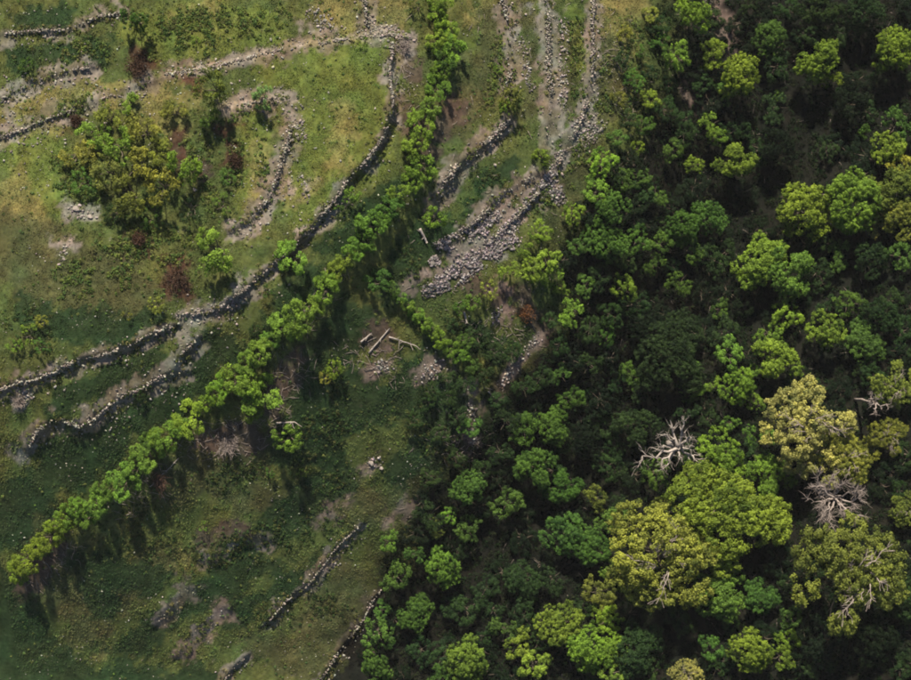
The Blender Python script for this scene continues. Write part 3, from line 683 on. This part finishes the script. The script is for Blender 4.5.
# ------------------------------------------------------------------ woodland trees: px, py, r, tint, height factor
T = [
    (692, 12, 19, 'lime', 1.2), (750, 4, 11, 'dark', 1), (625, 33, 8, 'gold', .7), (651, 15, 9, 'gold', .7), (641, 52, 6, 'mid', .8), (677, 57, 14, 'bright', 1), (651, 100, 10, 'yg', .9), (670, 83, 8, 'dark', .8),
    (712, 55, 14, 'yg', 1), (738, 76, 20, 'yg', 1.15), (725, 92, 12, 'mid', .9), (777, 97, 6, 'lime', 1.1), (770, 39, 17, 'mid', 1), (818, 62, 19, 'yg', 1.2), (832, 82, 10, 'yg', 1.1), (808, 34, 14, 'dark', 1), (818, 10, 19, 'dark', 1), (862, 12, 19, 'dark', 1),
    (790, 10, 14, 'dark', .9), (893, 50, 21, 'yg', 1.1), (711, 126, 12, 'yg', 1.1), (717, 137, 10, 'bright', 1.1), (673, 150, 11, 'mid', 1), (694, 165, 9, 'yg', .9), (735, 162, 18, 'yg', 1.1), (685, 119, 9, 'dark', .9), (736, 130, 13, 'dark', .9),
    (602, 163, 14, 'lime', .9), (597, 192, 14, 'bright', .9), (573, 214, 11, 'yg', .8), (637, 147, 7, 'yg', .7), (610, 208, 18, 'mid', 1), (709, 217, 17, 'mid', 1), (682, 228, 17, 'mid', 1), (777, 68, 15, 'dark', .9), (777, 147, 18, 'deep', 1), (849, 104, 18, 'deep', 1),
    (897, 126, 16, 'mid', 1), (886, 150, 17, 'yg', 1), (863, 131, 8, 'mid', 1), (808, 210, 28, 'yg', 1.1), (848, 203, 30, 'yg', 1.15), (889, 192, 26, 'olive', 1.1), (904, 168, 15, 'gold', 1.2), (874, 220, 15, 'straw', 1), (902, 218, 20, 'gold', 1.1),
    (608, 243, 19, 'mid', 1), (637, 240, 13, 'mid', 1), (660, 243, 13, 'mid', 1), (690, 250, 14, 'mid', .9), (624, 287, 13, 'bright', 1.1), (680, 283, 13, 'mid', 1.1), (634, 305, 15, 'dark', .9), (610, 314, 13, 'dark', .9), (712, 259, 15, 'dark', .9),
    (760, 261, 24, 'yg', 1.15), (788, 272, 24, 'bright', 1.1), (786, 315, 15, 'yg', 1), (767, 334, 13, 'bright', .9), (824, 331, 19, 'yg', 1.2), (849, 303, 14, 'mid', .9), (880, 317, 18, 'dark', 1), (863, 343, 20, 'mid', .8), (730, 355, 15, 'bright', 1.1), (777, 359, 21, 'lime', 1.2),
    (738, 388, 18, 'lime', 1.1), (751, 372, 9, 'bright', 1), (755, 402, 9, 'bright', .9), (668, 358, 34, 'dark', .9), (688, 366, 9, 'bright', 1.2), (685, 332, 20, 'dark', .9), (692, 389, 13, 'mid', 1), (713, 385, 8, 'bright', 1), (644, 327, 20, 'deep', .9), (610, 358, 14, 'deep', .9),
    (636, 426, 20, 'dark', 1), (687, 411, 12, 'dark', 1), (730, 423, 9, 'bright', 1), (719, 453, 23, 'lime', 1.05), (750, 435, 9, 'bright', 1), (768, 437, 8, 'bright', .8), (816, 390, 10, 'dark', 1),
    (873, 259, 18, 'dark', 1), (900, 256, 15, 'mid', 1), (818, 273, 14, 'dark', .8), (702, 293, 13, 'deep', .8), (743, 307, 12, 'deep', .8), (820, 240, 16, 'dark', .8), (760, 230, 14, 'deep', .8), (840, 256, 14, 'mid', .8),
    (719, 592, 26, 'bright', 1), (760, 597, 17, 'mid', .9), (770, 476, 22, 'bright', 1), (656, 474, 15, 'mid', 1), (610, 570, 10, 'bright', 1), (608, 622, 14, 'yg', 1), (609, 648, 18, 'yg', 1),
    (750, 650, 21, 'yg', 1), (788, 638, 12, 'yg', 1), (781, 657, 13, 'yg', 1), (790, 618, 13, 'mid', 1), (712, 648, 13, 'mid', 1), (637, 648, 24, 'dark', 1), (614, 674, 14, 'bright', 1),
    (613, 520, 14, 'mid', 1), (658, 510, 11, 'olive', .9), (690, 476, 11, 'olive', 1), (830, 640, 26, 'deep', .9), (875, 640, 24, 'deep', 1), (820, 665, 16, 'dark', .8), (900, 600, 20, 'dark', .9), (780, 560, 16, 'deep', .7), (800, 590, 15, 'deep', .8),
    (535, 467, 20, 'mid', 1), (562, 487, 18, 'mid', .9), (467, 487, 17, 'mid', .9), (507, 503, 15, 'mid', 1.1), (448, 516, 9, 'bright', 1), (436, 528, 10, 'olive', .8), (468, 528, 13, 'mid', 1), (389, 542, 11, 'bright', .9), (414, 555, 10, 'mid', 1),
    (443, 567, 18, 'bright', 1.1), (397, 576, 16, 'mid', 1), (382, 610, 9, 'mid', 1), (416, 613, 17, 'mid', .9), (378, 633, 16, 'mid', 1), (378, 667, 17, 'mid', 1), (450, 603, 11, 'dark', .8), (467, 660, 22, 'bright', 1), (504, 630, 14, 'mid', .9),
    (518, 645, 16, 'yg', .9), (533, 665, 15, 'yg', 1), (560, 624, 22, 'yg', 1.1), (588, 649, 20, 'lime', 1.2), (604, 614, 12, 'yg', 1), (565, 536, 22, 'mid', 1), (590, 546, 20, 'mid', .95), (596, 497, 13, 'olive', .9), (599, 593, 16, 'olive', 1), (524, 582, 19, 'dark', .9),
    (494, 610, 11, 'dark', .9), (552, 580, 14, 'dark', .9), (524, 616, 14, 'dark', .8), (420, 650, 15, 'dark', .8), (440, 680, 14, 'mid', .8),
    (541, 232, 11, 'lime', .8), (528, 251, 8, 'yg', .7), (510, 273, 11, 'lime', .8), (533, 270, 12, 'lime', .95), (546, 262, 13, 'lime', 1.0), (552, 277, 12, 'bright', .9), (560, 288, 9, 'bright', .8), (572, 314, 14, 'lime', .9), (524, 429, 15, 'mid', .9), (552, 426, 17, 'mid', .9),
    (622, 60, 9, 'dark', .6), (634, 80, 10, 'mid', .6), (618, 98, 8, 'olive', .6), (630, 120, 10, 'dark', .6), (618, 138, 9, 'mid', .7), (645, 125, 10, 'mid', .7), (660, 40, 10, 'mid', .7), (648, 72, 8, 'dark', .6), (622, 180, 11, 'mid', .8), (640, 178, 11, 'mid', .8), (655, 195, 12, 'mid', .9), (580, 245, 11, 'mid', .8), (585, 285, 11, 'mid', .8), (655, 265, 11, 'mid', .9), (605, 335, 11, 'mid', .8), (560, 375, 11, 'mid', .7), (630, 375, 12, 'mid', .8), (720, 310, 11, 'mid', .8),
    (466, 386, 10, 'dark', .6), (446, 377, 8, 'dark', .5), (431, 392, 9, 'dark', .5), (457, 417, 10, 'dark', .6), (415, 421, 9, 'dark', .5), (471, 427, 11, 'mid', .6), (452, 325, 8, 'dark', .5), (466, 340, 9, 'mid', .5),
    (450, 397, 10, 'dark', .6), (500, 452, 12, 'dark', .7), (441, 432, 10, 'dark', .6), (480, 470, 12, 'dark', .7), (506, 420, 13, 'dark', .7), (456, 457, 11, 'dark', .6), (523, 388, 11, 'dark', .6), (541, 378, 12, 'dark', .7), (492, 350, 11, 'dark', .6), (513, 352, 10, 'dark', .6), (430, 478, 10, 'dark', .6), (497, 400, 9, 'dark', .6), (590, 330, 13, 'dark', .7), (550, 320, 9, 'dark', .6),
    (572, 398, 12, 'mid', .9), (600, 276, 14, 'dark', .9), (589, 364, 12, 'dark', .9), (592, 234, 10, 'mid', .9), (560, 345, 12, 'dark', .8), (600, 400, 16, 'deep', .9), (585, 440, 18, 'deep', .9), (607, 465, 14, 'dark', .9),
]
BIG = [  # half-dead or very large trees, labelled one by one
    (724, 516, 54, 'large', 'yg', 1.0, 'huge yellow-green tree, the largest crown of the wood'), (660, 558, 52, 'sparse', 'gold', 1.15, 'large golden-green tree with bare twigs beside the huge yellow-green one'),
    (803, 424, 45, 'sparse', 'straw', 1.1, 'large straw-yellow tree above the grey leafless tree'), (842, 460, 30, 'sparse', 'gold', 1.0, 'golden tree directly above the grey leafless tree'),
    (884, 437, 22, 'sparse', 'olive', .9, 'olive half-bare tree by the right edge under the twiggy snag'), (892, 386, 24, 'sparse', 'gold', 1.0, 'golden half-bare tree at the right edge above the twiggy snag'),
    (852, 570, 56, 'sparse', 'olive', 1.0, 'large olive tree with long bare limbs near the bottom right corner'), (904, 508, 16, 'sparse', 'olive', .9, 'small olive tree cut by the right edge beside the grey leafless tree'),
    (685, 673, 16, 'sparse', 'straw', .9, 'straw-yellow tree cut by the bottom edge'),
]
LAND = [((680, 448), 'white dead tree'), ((839, 501), 'grey leafless tree'), ((526, 313), 'rust-brown bush'), ((480, 250), 'scree'), ((852, 570), 'bare-limbed olive tree'), ((726, 514), 'huge yellow-green tree'),
        ((803, 422), 'large straw-yellow tree'), ((911, 0), 'top right corner'), ((911, 680), 'bottom right corner'), ((361, 620), 'meadow-foot wall'), ((593, 40), 'wall nearest the woods'), ((720, 25), 'top-edge gully'),
        ((485, 372), 'side hedge end'), ((874, 220), 'straw-yellow tree by the right edge')]
def where(px, py):
    (lx, ly), nm = min(LAND, key=lambda l: math.hypot(l[0][0] - px, l[0][1] - py) * (1.0 if 'corner' not in l[1] else 0.8))
    if nm.startswith('straw-yellow tree') and math.hypot(lx - px, ly - py) < 5: return 'by the right edge', 0
    a = math.degrees(math.atan2(ly - py, px - lx)) % 360
    d = ['right of', 'up and right of', 'above', 'up and left of', 'left of', 'down and left of', 'below', 'down and right of'][int((a + 22.5) // 45) % 8]
    return f'{d} the {nm}', math.hypot(lx - px, ly - py)
rows = {}
for e in T:
    px, py, r, t, hk = e
    size = 'tiny' if r < 9 else 'small' if r < 14 else 'medium' if r < 19 else 'broad' if r < 27 else 'big round'
    wh, d = where(px, py)
    rows.setdefault((size, t, wh), []).append((d, e))
PLACE = ['nearest'] + ORD[1:]
LABELS = {}
for (size, t, wh), L in rows.items():
    L.sort(key=lambda q: q[0])
    for i, (d, e) in enumerate(L):
        LABELS[e] = f'{size} {WORD[t]} tree {wh}' + (f', {PLACE[i]}' if len(L) > 1 else '')
for e in T:
    px, py, r, t, hk = e
    k = 'small' if r < 17 else 'medium' if r < 29 else 'large'
    if r < 9: k = 'shrub'
    tag(plant(px, py, r, k, t, 'woodland_tree', hk * (1.3 if k == 'shrub' else 1.0)), LABELS[e], 'tree', 'trees of the wood')
for px, py, r, k, t, hk, lab in BIG:
    tag(plant(px, py, r, k, t, 'woodland_tree', hk), lab, 'tree', 'trees of the wood')
# the shaded lower storey that fills the gaps between them
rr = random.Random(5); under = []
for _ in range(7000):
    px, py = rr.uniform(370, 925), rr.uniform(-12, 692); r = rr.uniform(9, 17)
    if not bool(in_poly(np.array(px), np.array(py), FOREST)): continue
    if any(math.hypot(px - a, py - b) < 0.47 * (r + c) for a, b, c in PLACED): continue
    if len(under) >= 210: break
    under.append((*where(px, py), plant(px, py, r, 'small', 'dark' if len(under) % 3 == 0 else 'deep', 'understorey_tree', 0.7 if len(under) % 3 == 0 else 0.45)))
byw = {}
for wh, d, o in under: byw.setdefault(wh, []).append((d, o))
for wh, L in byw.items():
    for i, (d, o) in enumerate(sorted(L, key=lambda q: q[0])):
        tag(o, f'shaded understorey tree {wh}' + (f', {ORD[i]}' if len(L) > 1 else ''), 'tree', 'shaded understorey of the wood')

# ------------------------------------------------------------------ dead trees, dead bushes, logs
def dead_tree(px, py, r, top, lab, seed, limbs, mat, fine=0, part='branches', r0=0.22):
    """limbs: photo-plane directions (dx, dy right/down, length as part of r)"""
    rng = np.random.default_rng(seed)
    x, y, z = to_world(px, py, top * 0.85)
    gz = float(ground_z(x, y)[0]); k = (CAM_Z - gz - top) / F_PX * r
    root = bpy.data.objects.new('dead_tree', None); COL.objects.link(root); root.location = (x, y, gz)
    tag(root, lab, 'dead tree', 'leafless trees')
    tp, tr = limb((0, 0, -0.4), (0, 0, top * 0.82), r0 * 1.5, r0 * 0.85, rng, 0.015, 7)
    link('trunk', tubes_mesh('trunk', [(tp, tr)], mat, 8), root)
    paths, twigs = [], []
    for (dx, dy, L) in limbs:
        s = np.array((0, 0, top * rng.uniform(0.6, 0.8))); e = np.array((dx * L * k, -dy * L * k, top * rng.uniform(0.85, 1.05)))
        p, rad = limb(s, e, r0 * 0.8, r0 * 0.22, rng, 0.06, 7, 0.05); paths.append((p, rad))
        for j in range(5):
            i = int(rng.integers(2, 7)); an = rng.choice([-1, 1]) * rng.uniform(0.4, 1.1); d = (e - s) * rng.uniform(0.18, 0.4)
            d2 = np.array([d[0] * math.cos(an) - d[1] * math.sin(an), d[0] * math.sin(an) + d[1] * math.cos(an), rng.uniform(0, 0.4)])
            q, qr = limb(p[i], p[i] + d2, rad[i] * 0.6, 0.03, rng, 0.1, 5); paths.append((q, qr))
            for m in range(fine):
                i2 = int(rng.integers(1, 5)); d3 = rng.normal(0, 0.35, 3) * np.array([1, 1, 0.5]) + d2 * 0.25
                twigs.append(limb(q[i2], q[i2] + d3 * k * 0.35, 0.022, 0.010, rng, 0.1, 4))
    link(part, tubes_mesh(part, paths, mat, 5), root)
    if twigs: link('twigs', tubes_mesh('twigs', twigs, mat, 3), root, kind='stuff')
    return root
dead_tree(679, 448, 30, 8.5, 'bleached white dead tree with thick forked limbs', 3,
          [(-1.0, .2, 1.25), (-.6, -.55, .9), (-.35, -1, .95), (.1, -1, .95), (.7, -.15, .6), (.75, .55, .85), (-.55, .75, .85), (-.8, -.05, .8), (.0, .6, .5), (.5, -.7, .6), (-.9, .6, .7)], M_PALE, 4, r0=0.26)
dead_tree(837, 499, 32, 8.5, 'grey leafless tree with a haze of fine twigs', 4,
          [(-.8, -.6, .9), (-.9, .1, .8), (-.4, .8, .8), (.1, -.8, .75), (.6, -.4, .8), (.95, .1, .95), (.7, .75, 1.0), (.25, .6, .6), (-.6, .4, .85), (-.5, -.9, .75)], M_TWIG, 16, r0=0.17)
dead_tree(878, 403, 15, 9.5, 'small twiggy grey snag by the right edge', 6, [(-.9, .1, .9), (.8, .3, 1), (.3, -.9, .8), (-.3, .8, .8), (-.7, -.6, 1.0)], M_TWIG, 3, r0=0.12)

def dead_bush(px, py, r, lab, seed, mat, leafcol=None):
    rng = np.random.default_rng(seed)
    x, y, z = to_world(px, py); gz = float(ground_z(x, y)[0]); R = r * (CAM_Z - gz) / F_PX
    root = bpy.data.objects.new('dead_bush', None); COL.objects.link(root); root.location = (x, y, gz - 0.03)
    tag(root, lab, 'dead bush', 'dead bushes and brush')
    P = []
    for i in range(46):
        a = rng.uniform(0, 6.28); q = R * math.sqrt(rng.random()); h = 0.25 + 0.75 * R * math.sqrt(max(0, 1 - (q / R) ** 2)) * rng.uniform(0.4, 0.8)
        e = np.array((q * math.cos(a), q * math.sin(a), h)); p, rad = limb((rng.normal(0, .12 * R), rng.normal(0, .12 * R), 0), e, 0.045, 0.02, rng, 0.08, 5); P.append((p, rad))
        for j in range(5):
            k = int(rng.integers(1, 5)); P.append(limb(p[k], p[k] + rng.normal(0, 0.28 * R, 3) * np.array([1, 1, .5]) + np.array([0, 0, .1]), 0.02, 0.009, rng, 0.1, 4))
    link('twigs', tubes_mesh('twigs', P, mat, 3), root, kind='stuff')
    if leafcol:
        C = np.stack([rng.normal(0, .42 * R, 420), rng.normal(0, .42 * R, 420), rng.uniform(0.15, 0.55 * R + 0.2, 420)], -1)
        Q = leaf_quads(C, sphere_dirs(420, rng) + np.array([0, 0, .6]), 0.17, rng)
        me = mesh_np('withered_leaves', Q.reshape(-1, 3), np.arange(420 * 4).reshape(-1, 4), 4, [M_LEAF], {'var': ('FACE', 'FLOAT', rng.uniform(0.2, .9, 420))})
        o = link('withered_leaves', me, root); o.color = (*leafcol, 1)
dead_bush(139, 66, 13, 'dark red-brown dead bush above the thicket', 1, M_BROWN, (0.05, 0.03, 0.022))
dead_bush(177, 278, 15, 'reddish dead bush below the wide yellow-green shrub', 2, M_BROWN, (0.072, 0.046, 0.036))
dead_bush(526, 313, 9, 'rust-brown bush at the edge of the wood below the scree', 3, M_BROWN, (0.15, 0.065, 0.03))
dead_bush(76, 121, 6, 'small dark brown dead bush at the upper left of the thicket', 4, M_BROWN, (0.045, 0.025, 0.018))
dead_bush(236, 160, 8, 'brown dead brush in the strip inside the crooked wall', 5, M_BROWN, (0.055, 0.033, 0.024))
dead_bush(139, 239, 8, 'brown dead bush under the dark end of the thicket', 6, M_BROWN, (0.06, 0.03, 0.02))
dead_bush(228, 445, 13, 'heap of pale dead branches below the widest hedgerow bushes', 7, M_TWIG)
dead_bush(160, 480, 12, 'dead grey brush against the lower hedgerow', 8, M_BROWN)
dead_bush(20, 402, 8, 'small heap of grey dead twigs below the left terrace wall', 9, M_TWIG)
dead_bush(404, 47, 9, 'grey dead brush left of the upper hedgerow', 10, M_TWIG)

def log(p0, p1, rad, lab, seed, fork=False):
    rng = np.random.default_rng(seed)
    a = np.array(to_world(*p0)[:2]); b = np.array(to_world(*p1)[:2]); m = (a + b) / 2
    za, zb = float(ground_z(*a)[0]), float(ground_z(*b)[0]); zm = max(float(ground_z(*m)[0]), (za + zb) / 2)
    root = bpy.data.objects.new('fallen_log', None); COL.objects.link(root); root.location = (m[0], m[1], zm)
    tag(root, lab, 'log', 'fallen logs')
    A = np.array((*(a - m), za - zm + rad * 1.6 + .06)); B = np.array((*(b - m), zb - zm + rad * 1.6 + .06))
    p, r = limb(A, B, rad, rad * 0.65, rng, 0.012, 8); r = r * rng.uniform(0.88, 1.12, 8)
    link('stem', tubes_mesh('stem', [(p, r)], M_PALE, 8), root)
    st = [limb(p[i], p[i] + np.array((*rng.normal(0, .4, 2), .15)), rad * .4, rad * .2, rng, .05, 3) for i in (2, 4, 6)]
    if fork: st += [limb(p[7], p[7] + np.array((0.8, -.5, .1)), rad * .5, rad * .2, rng, .1, 4), limb(p[3], p[3] + np.array((-.1, -1.0, .1)), rad * .4, rad * .2, rng, .1, 4), limb(p[6], p[6] + np.array((.3, -.7, .1)), rad * .4, rad * .2, rng, .1, 4)]
    link('branch_stubs', tubes_mesh('branch_stubs', st, M_PALE, 5), root)
log((369, 353), (390, 328), .085, 'straight pale log sloping up to the right, left of the side hedge', 1)
log((389, 337), (414, 345), .085, 'pale forked log lying crosswise beside the straight log', 2, True)
log((361, 342), (372, 333), .10, 'short dull log to the left of the straight pale log', 3)
log((420, 229), (427, 243), .16, 'short pale log above the short side hedge near the scree', 4)
log((464, 312), (467, 323), .13, 'short white log below the golden shrub by the scree', 5)
log((276, 423), (295, 422), .10, 'thin white fallen branch above the lone yellow-green shrub', 6, True)
log((150, 487), (179, 458), .07, 'thin dark fallen pole behind the lower hedgerow', 7)
log((488, 391), (496, 400), .08, 'thin pale stick at the edge of the wood below the side hedge', 8)

# ------------------------------------------------------------------ grass, weeds and undergrowth (nobody could count them)
n = 170000
q = np.column_stack([RNG.uniform(-25, 690, n), RNG.uniform(-25, 705, n)])
x = (q[:, 0] - CX) * 0.11; y = (CY - q[:, 1]) * 0.11
px, py = to_px(x, y)
ix = np.clip(np.searchsorted(GX, x), 0, len(GX) - 1); iy = np.clip(np.searchsorted(GY, y), 0, len(GY) - 1)
tone = TG[ix, iy]
green = tone[:, 1] / (tone.mean(1) + 1e-6)
keep = (RNG.random(n) < sstep(0.98, 1.25, green) * sstep(0.3, 0.55, fbm(px, py, 18, 81, 3)) + 0.08) & (WALLMASK[ix, iy] < RNG.uniform(0.3, 1.1, n))
x, y, tone = x[keep], y[keep], tone[keep]; n = len(x)
B = 3
a = RNG.uniform(0, 6.283, (n, B)); h = RNG.uniform(0.06, 0.2, (n, B)); sp = RNG.uniform(0.08, 0.2, (n, B))
base = np.stack([x, y, ground_z(x, y) - 0.02], -1)[:, None] + np.stack([np.cos(a) * 0.05, np.sin(a) * 0.05, 0 * a], -1)
tip = base + np.stack([np.cos(a) * sp, np.sin(a) * sp, h], -1)
wv = np.stack([-np.sin(a), np.cos(a), 0 * a], -1) * 0.04
V = np.stack([base - wv, base + wv, tip], 2).reshape(-1, 3)
tc = tone * RNG.uniform(0.8, 1.5, (n, 1)) * (1 + RNG.normal(0, .06, (n, 3)))
tc = np.concatenate([np.repeat(tc, B * 3, 0), np.ones((n * B * 3, 1))], 1)
link('grass', mesh_np('grass', V, np.arange(len(V)).reshape(-1, 3), 3, [M_GRASS], {'tone': ('POINT', 'FLOAT_COLOR', tc)}), kind='stuff')

def ground_cover(name, pts, leaf, rad, per, tints, seed):
    rng = np.random.default_rng(seed)
    g = px_ground(pts); n = len(g)
    R = rng.uniform(*rad, n)
    e = sphere_dirs(n * per, rng).reshape(n, per, 3); e[..., 2] = np.abs(e[..., 2]) * 0.7
    C = g[:, None] + e * R[:, None, None] * rng.uniform(0.5, 1, (n, per, 1)); C[..., 2] += 0.03
    Q = leaf_quads(C.reshape(-1, 3), (e + np.array([0, 0, .5])).reshape(-1, 3) + rng.normal(0, .4, (n * per, 3)), leaf, rng)
    tt = np.array(tints)[rng.integers(0, len(tints), n)] * rng.uniform(0.75, 1.3, (n, 1))
    tt = np.concatenate([np.repeat(tt, per * 4, 0), np.ones((n * per * 4, 1))], 1)
    link(name, mesh_np(name, Q.reshape(-1, 3), np.arange(len(Q) * 4).reshape(-1, 4), 4, [M_GRASS], {'tone': ('POINT', 'FLOAT_COLOR', tt)}), kind='stuff')
wcaps = [(28, 335, 30, 330, 24), (90, 190, 60, 170, 22), (195, 130, 215, 210, 13), (20, 60, 100, 48, 14), (150, 40, 230, 30, 22), (170, 25, 280, 20, 16), (60, 110, 100, 100, 8), (240, 110, 235, 190, 9), (100, 230, 180, 250, 22), (60, 280, 130, 270, 20),
         (265, 140, 262, 180, 6), (500, 30, 490, 110, 8), (575, 10, 577, 100, 9), (605, 60, 600, 120, 10), (630, 20, 640, 110, 14), (510, 80, 515, 110, 9), (570, 180, 590, 140, 14), (520, 215, 560, 190, 10), (470, 200, 500, 175, 9), (400, 250, 420, 280, 10),
         (260, 470, 220, 480, 18), (200, 560, 330, 520, 20), (250, 620, 290, 610, 14), (310, 610, 340, 600, 18), (120, 520, 180, 540, 30), (350, 420, 300, 440, 20), (330, 360, 340, 400, 12), (410, 410, 440, 440, 22), (450, 330, 480, 345, 10), (300, 470, 340, 480, 20)]
hi = lambda c: c[1] < 300 and c[0] < 650 and not (380 < c[0] < 480)
ground_cover('meadow_weeds', [p for p in scatter_caps([c for c in wcaps if not hi(c)], 7) if float(fbm(p[0], p[1], 12, 121, 3)) > 0.46], 0.15, (0.1, 0.36), 18, [(0.026, 0.047, 0.015), (0.036, 0.050, 0.017), (0.020, 0.038, 0.014), (0.05, 0.055, 0.02)], 13)
ground_cover('weeds', [p for p in scatter_caps([c for c in wcaps if hi(c)], 8) if float(fbm(p[0], p[1], 12, 121, 3)) > 0.44], 0.16, (0.1, 0.42), 20, [(0.060, 0.090, 0.022), (0.085, 0.105, 0.024), (0.04, 0.07, 0.02), (0.07, 0.075, 0.028)], 3)
q = np.column_stack([RNG.uniform(-10, 650, 3600), RNG.uniform(-10, 690, 3600)])
keep = (fbm(q[:, 0], q[:, 1], 26, 91, 3) > 0.47) & ~in_poly(q[:, 0], q[:, 1], FOREST)
ground_cover('herbs', q[keep], 0.14, (0.1, 0.26), 14, [(0.06, 0.10, 0.024), (0.085, 0.10, 0.03), (0.045, 0.08, 0.026)], 4)
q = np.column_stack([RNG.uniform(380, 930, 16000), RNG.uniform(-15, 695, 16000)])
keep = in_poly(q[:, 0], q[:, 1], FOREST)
ground_cover('undergrowth', q[keep], 0.2, (0.25, 0.75), 16, [(0.006, 0.013, 0.005), (0.008, 0.017, 0.006), (0.012, 0.016, 0.007), (0.005, 0.009, 0.004)], 5)  # greens darkened to stand in for shade under the trees

# twigs and dead sticks strewn on bare soil and under the hedges
lp = scatter_caps([(185, 445, 262, 432, 24), (300, 360, 262, 420, 22), (350, 350, 400, 370, 20), (120, 510, 175, 470, 16), (410, 60, 405, 120, 9), (440, 430, 480, 445, 26), (480, 320, 520, 340, 18), (340, 270, 300, 330, 14), (30, 590, 80, 545, 12), (610, 30, 630, 110, 14)], 2.2)
lp += [(random.uniform(400, 911), random.uniform(0, 680)) for _ in range(450)]
lp = [p for p in lp]
G = px_ground(lp); sticks = []
for g in G:
    a = random.random() * 6.283; L = random.uniform(0.3, 1.3); e = (g[0] + math.cos(a) * L, g[1] + math.sin(a) * L)
    sticks.append(([(g[0], g[1], g[2] + 0.05), ((g[0] + e[0]) / 2 + random.gauss(0, .06), (g[1] + e[1]) / 2 + random.gauss(0, .06), (g[2] + float(ground_z(*e)[0])) / 2 + 0.1), (e[0], e[1], float(ground_z(*e)[0]) + 0.05)], [0.03, 0.025, 0.012]))
link('twig_litter', tubes_mesh('twig_litter', sticks, M_TWIG, 3), kind='stuff')
wp = []
for w, drop, wid, loose, lab, side in WALLW:
    for a, b in zip(w[:-1], w[1:]):
        for _ in range(int(math.hypot(b[0] - a[0], b[1] - a[1]) * 6)):
            t = random.random(); x0, y0 = a[0] + (b[0] - a[0]) * t, a[1] + (b[1] - a[1]) * t
            if vnoise(x0, y0, 2.4, 141) < 0.4: continue
            wp.append(to_px(x0 + random.gauss(0, 0.45), y0 + random.gauss(0, 0.45)))
ground_cover('wall_grass', wp, 0.15, (0.12, 0.34), 18, [(0.075, 0.085, 0.026), (0.11, 0.10, 0.04), (0.05, 0.07, 0.02)], 6)
# ------------------------------------------------------------------ thin haze volume, added to lift the blacks
me = bpy.data.meshes.new('haze')
bx = [(-440, 440), (-440, 440), (-45, 146)]
hv = [(bx[0][i], bx[1][j], bx[2][k]) for k in (0, 1) for j in (0, 1) for i in (0, 1)]
me.from_pydata(hv, [], [(0, 2, 3, 1), (4, 5, 7, 6), (0, 1, 5, 4), (2, 6, 7, 3), (0, 4, 6, 2), (1, 3, 7, 5)])
mh = bpy.data.materials.new('haze'); mh.use_nodes = True
n_ = mh.node_tree; n_.nodes.remove(n_.nodes['Principled BSDF'])
pv = n_.nodes.new('ShaderNodeVolumePrincipled'); pv.inputs['Color'].default_value = (0.9, 0.9, 0.95, 1); pv.inputs['Density'].default_value = 0.00005
n_.links.new(pv.outputs[0], n_.nodes['Material Output'].inputs['Volume'])
me.materials.append(mh)
link('haze', me, kind='stuff')
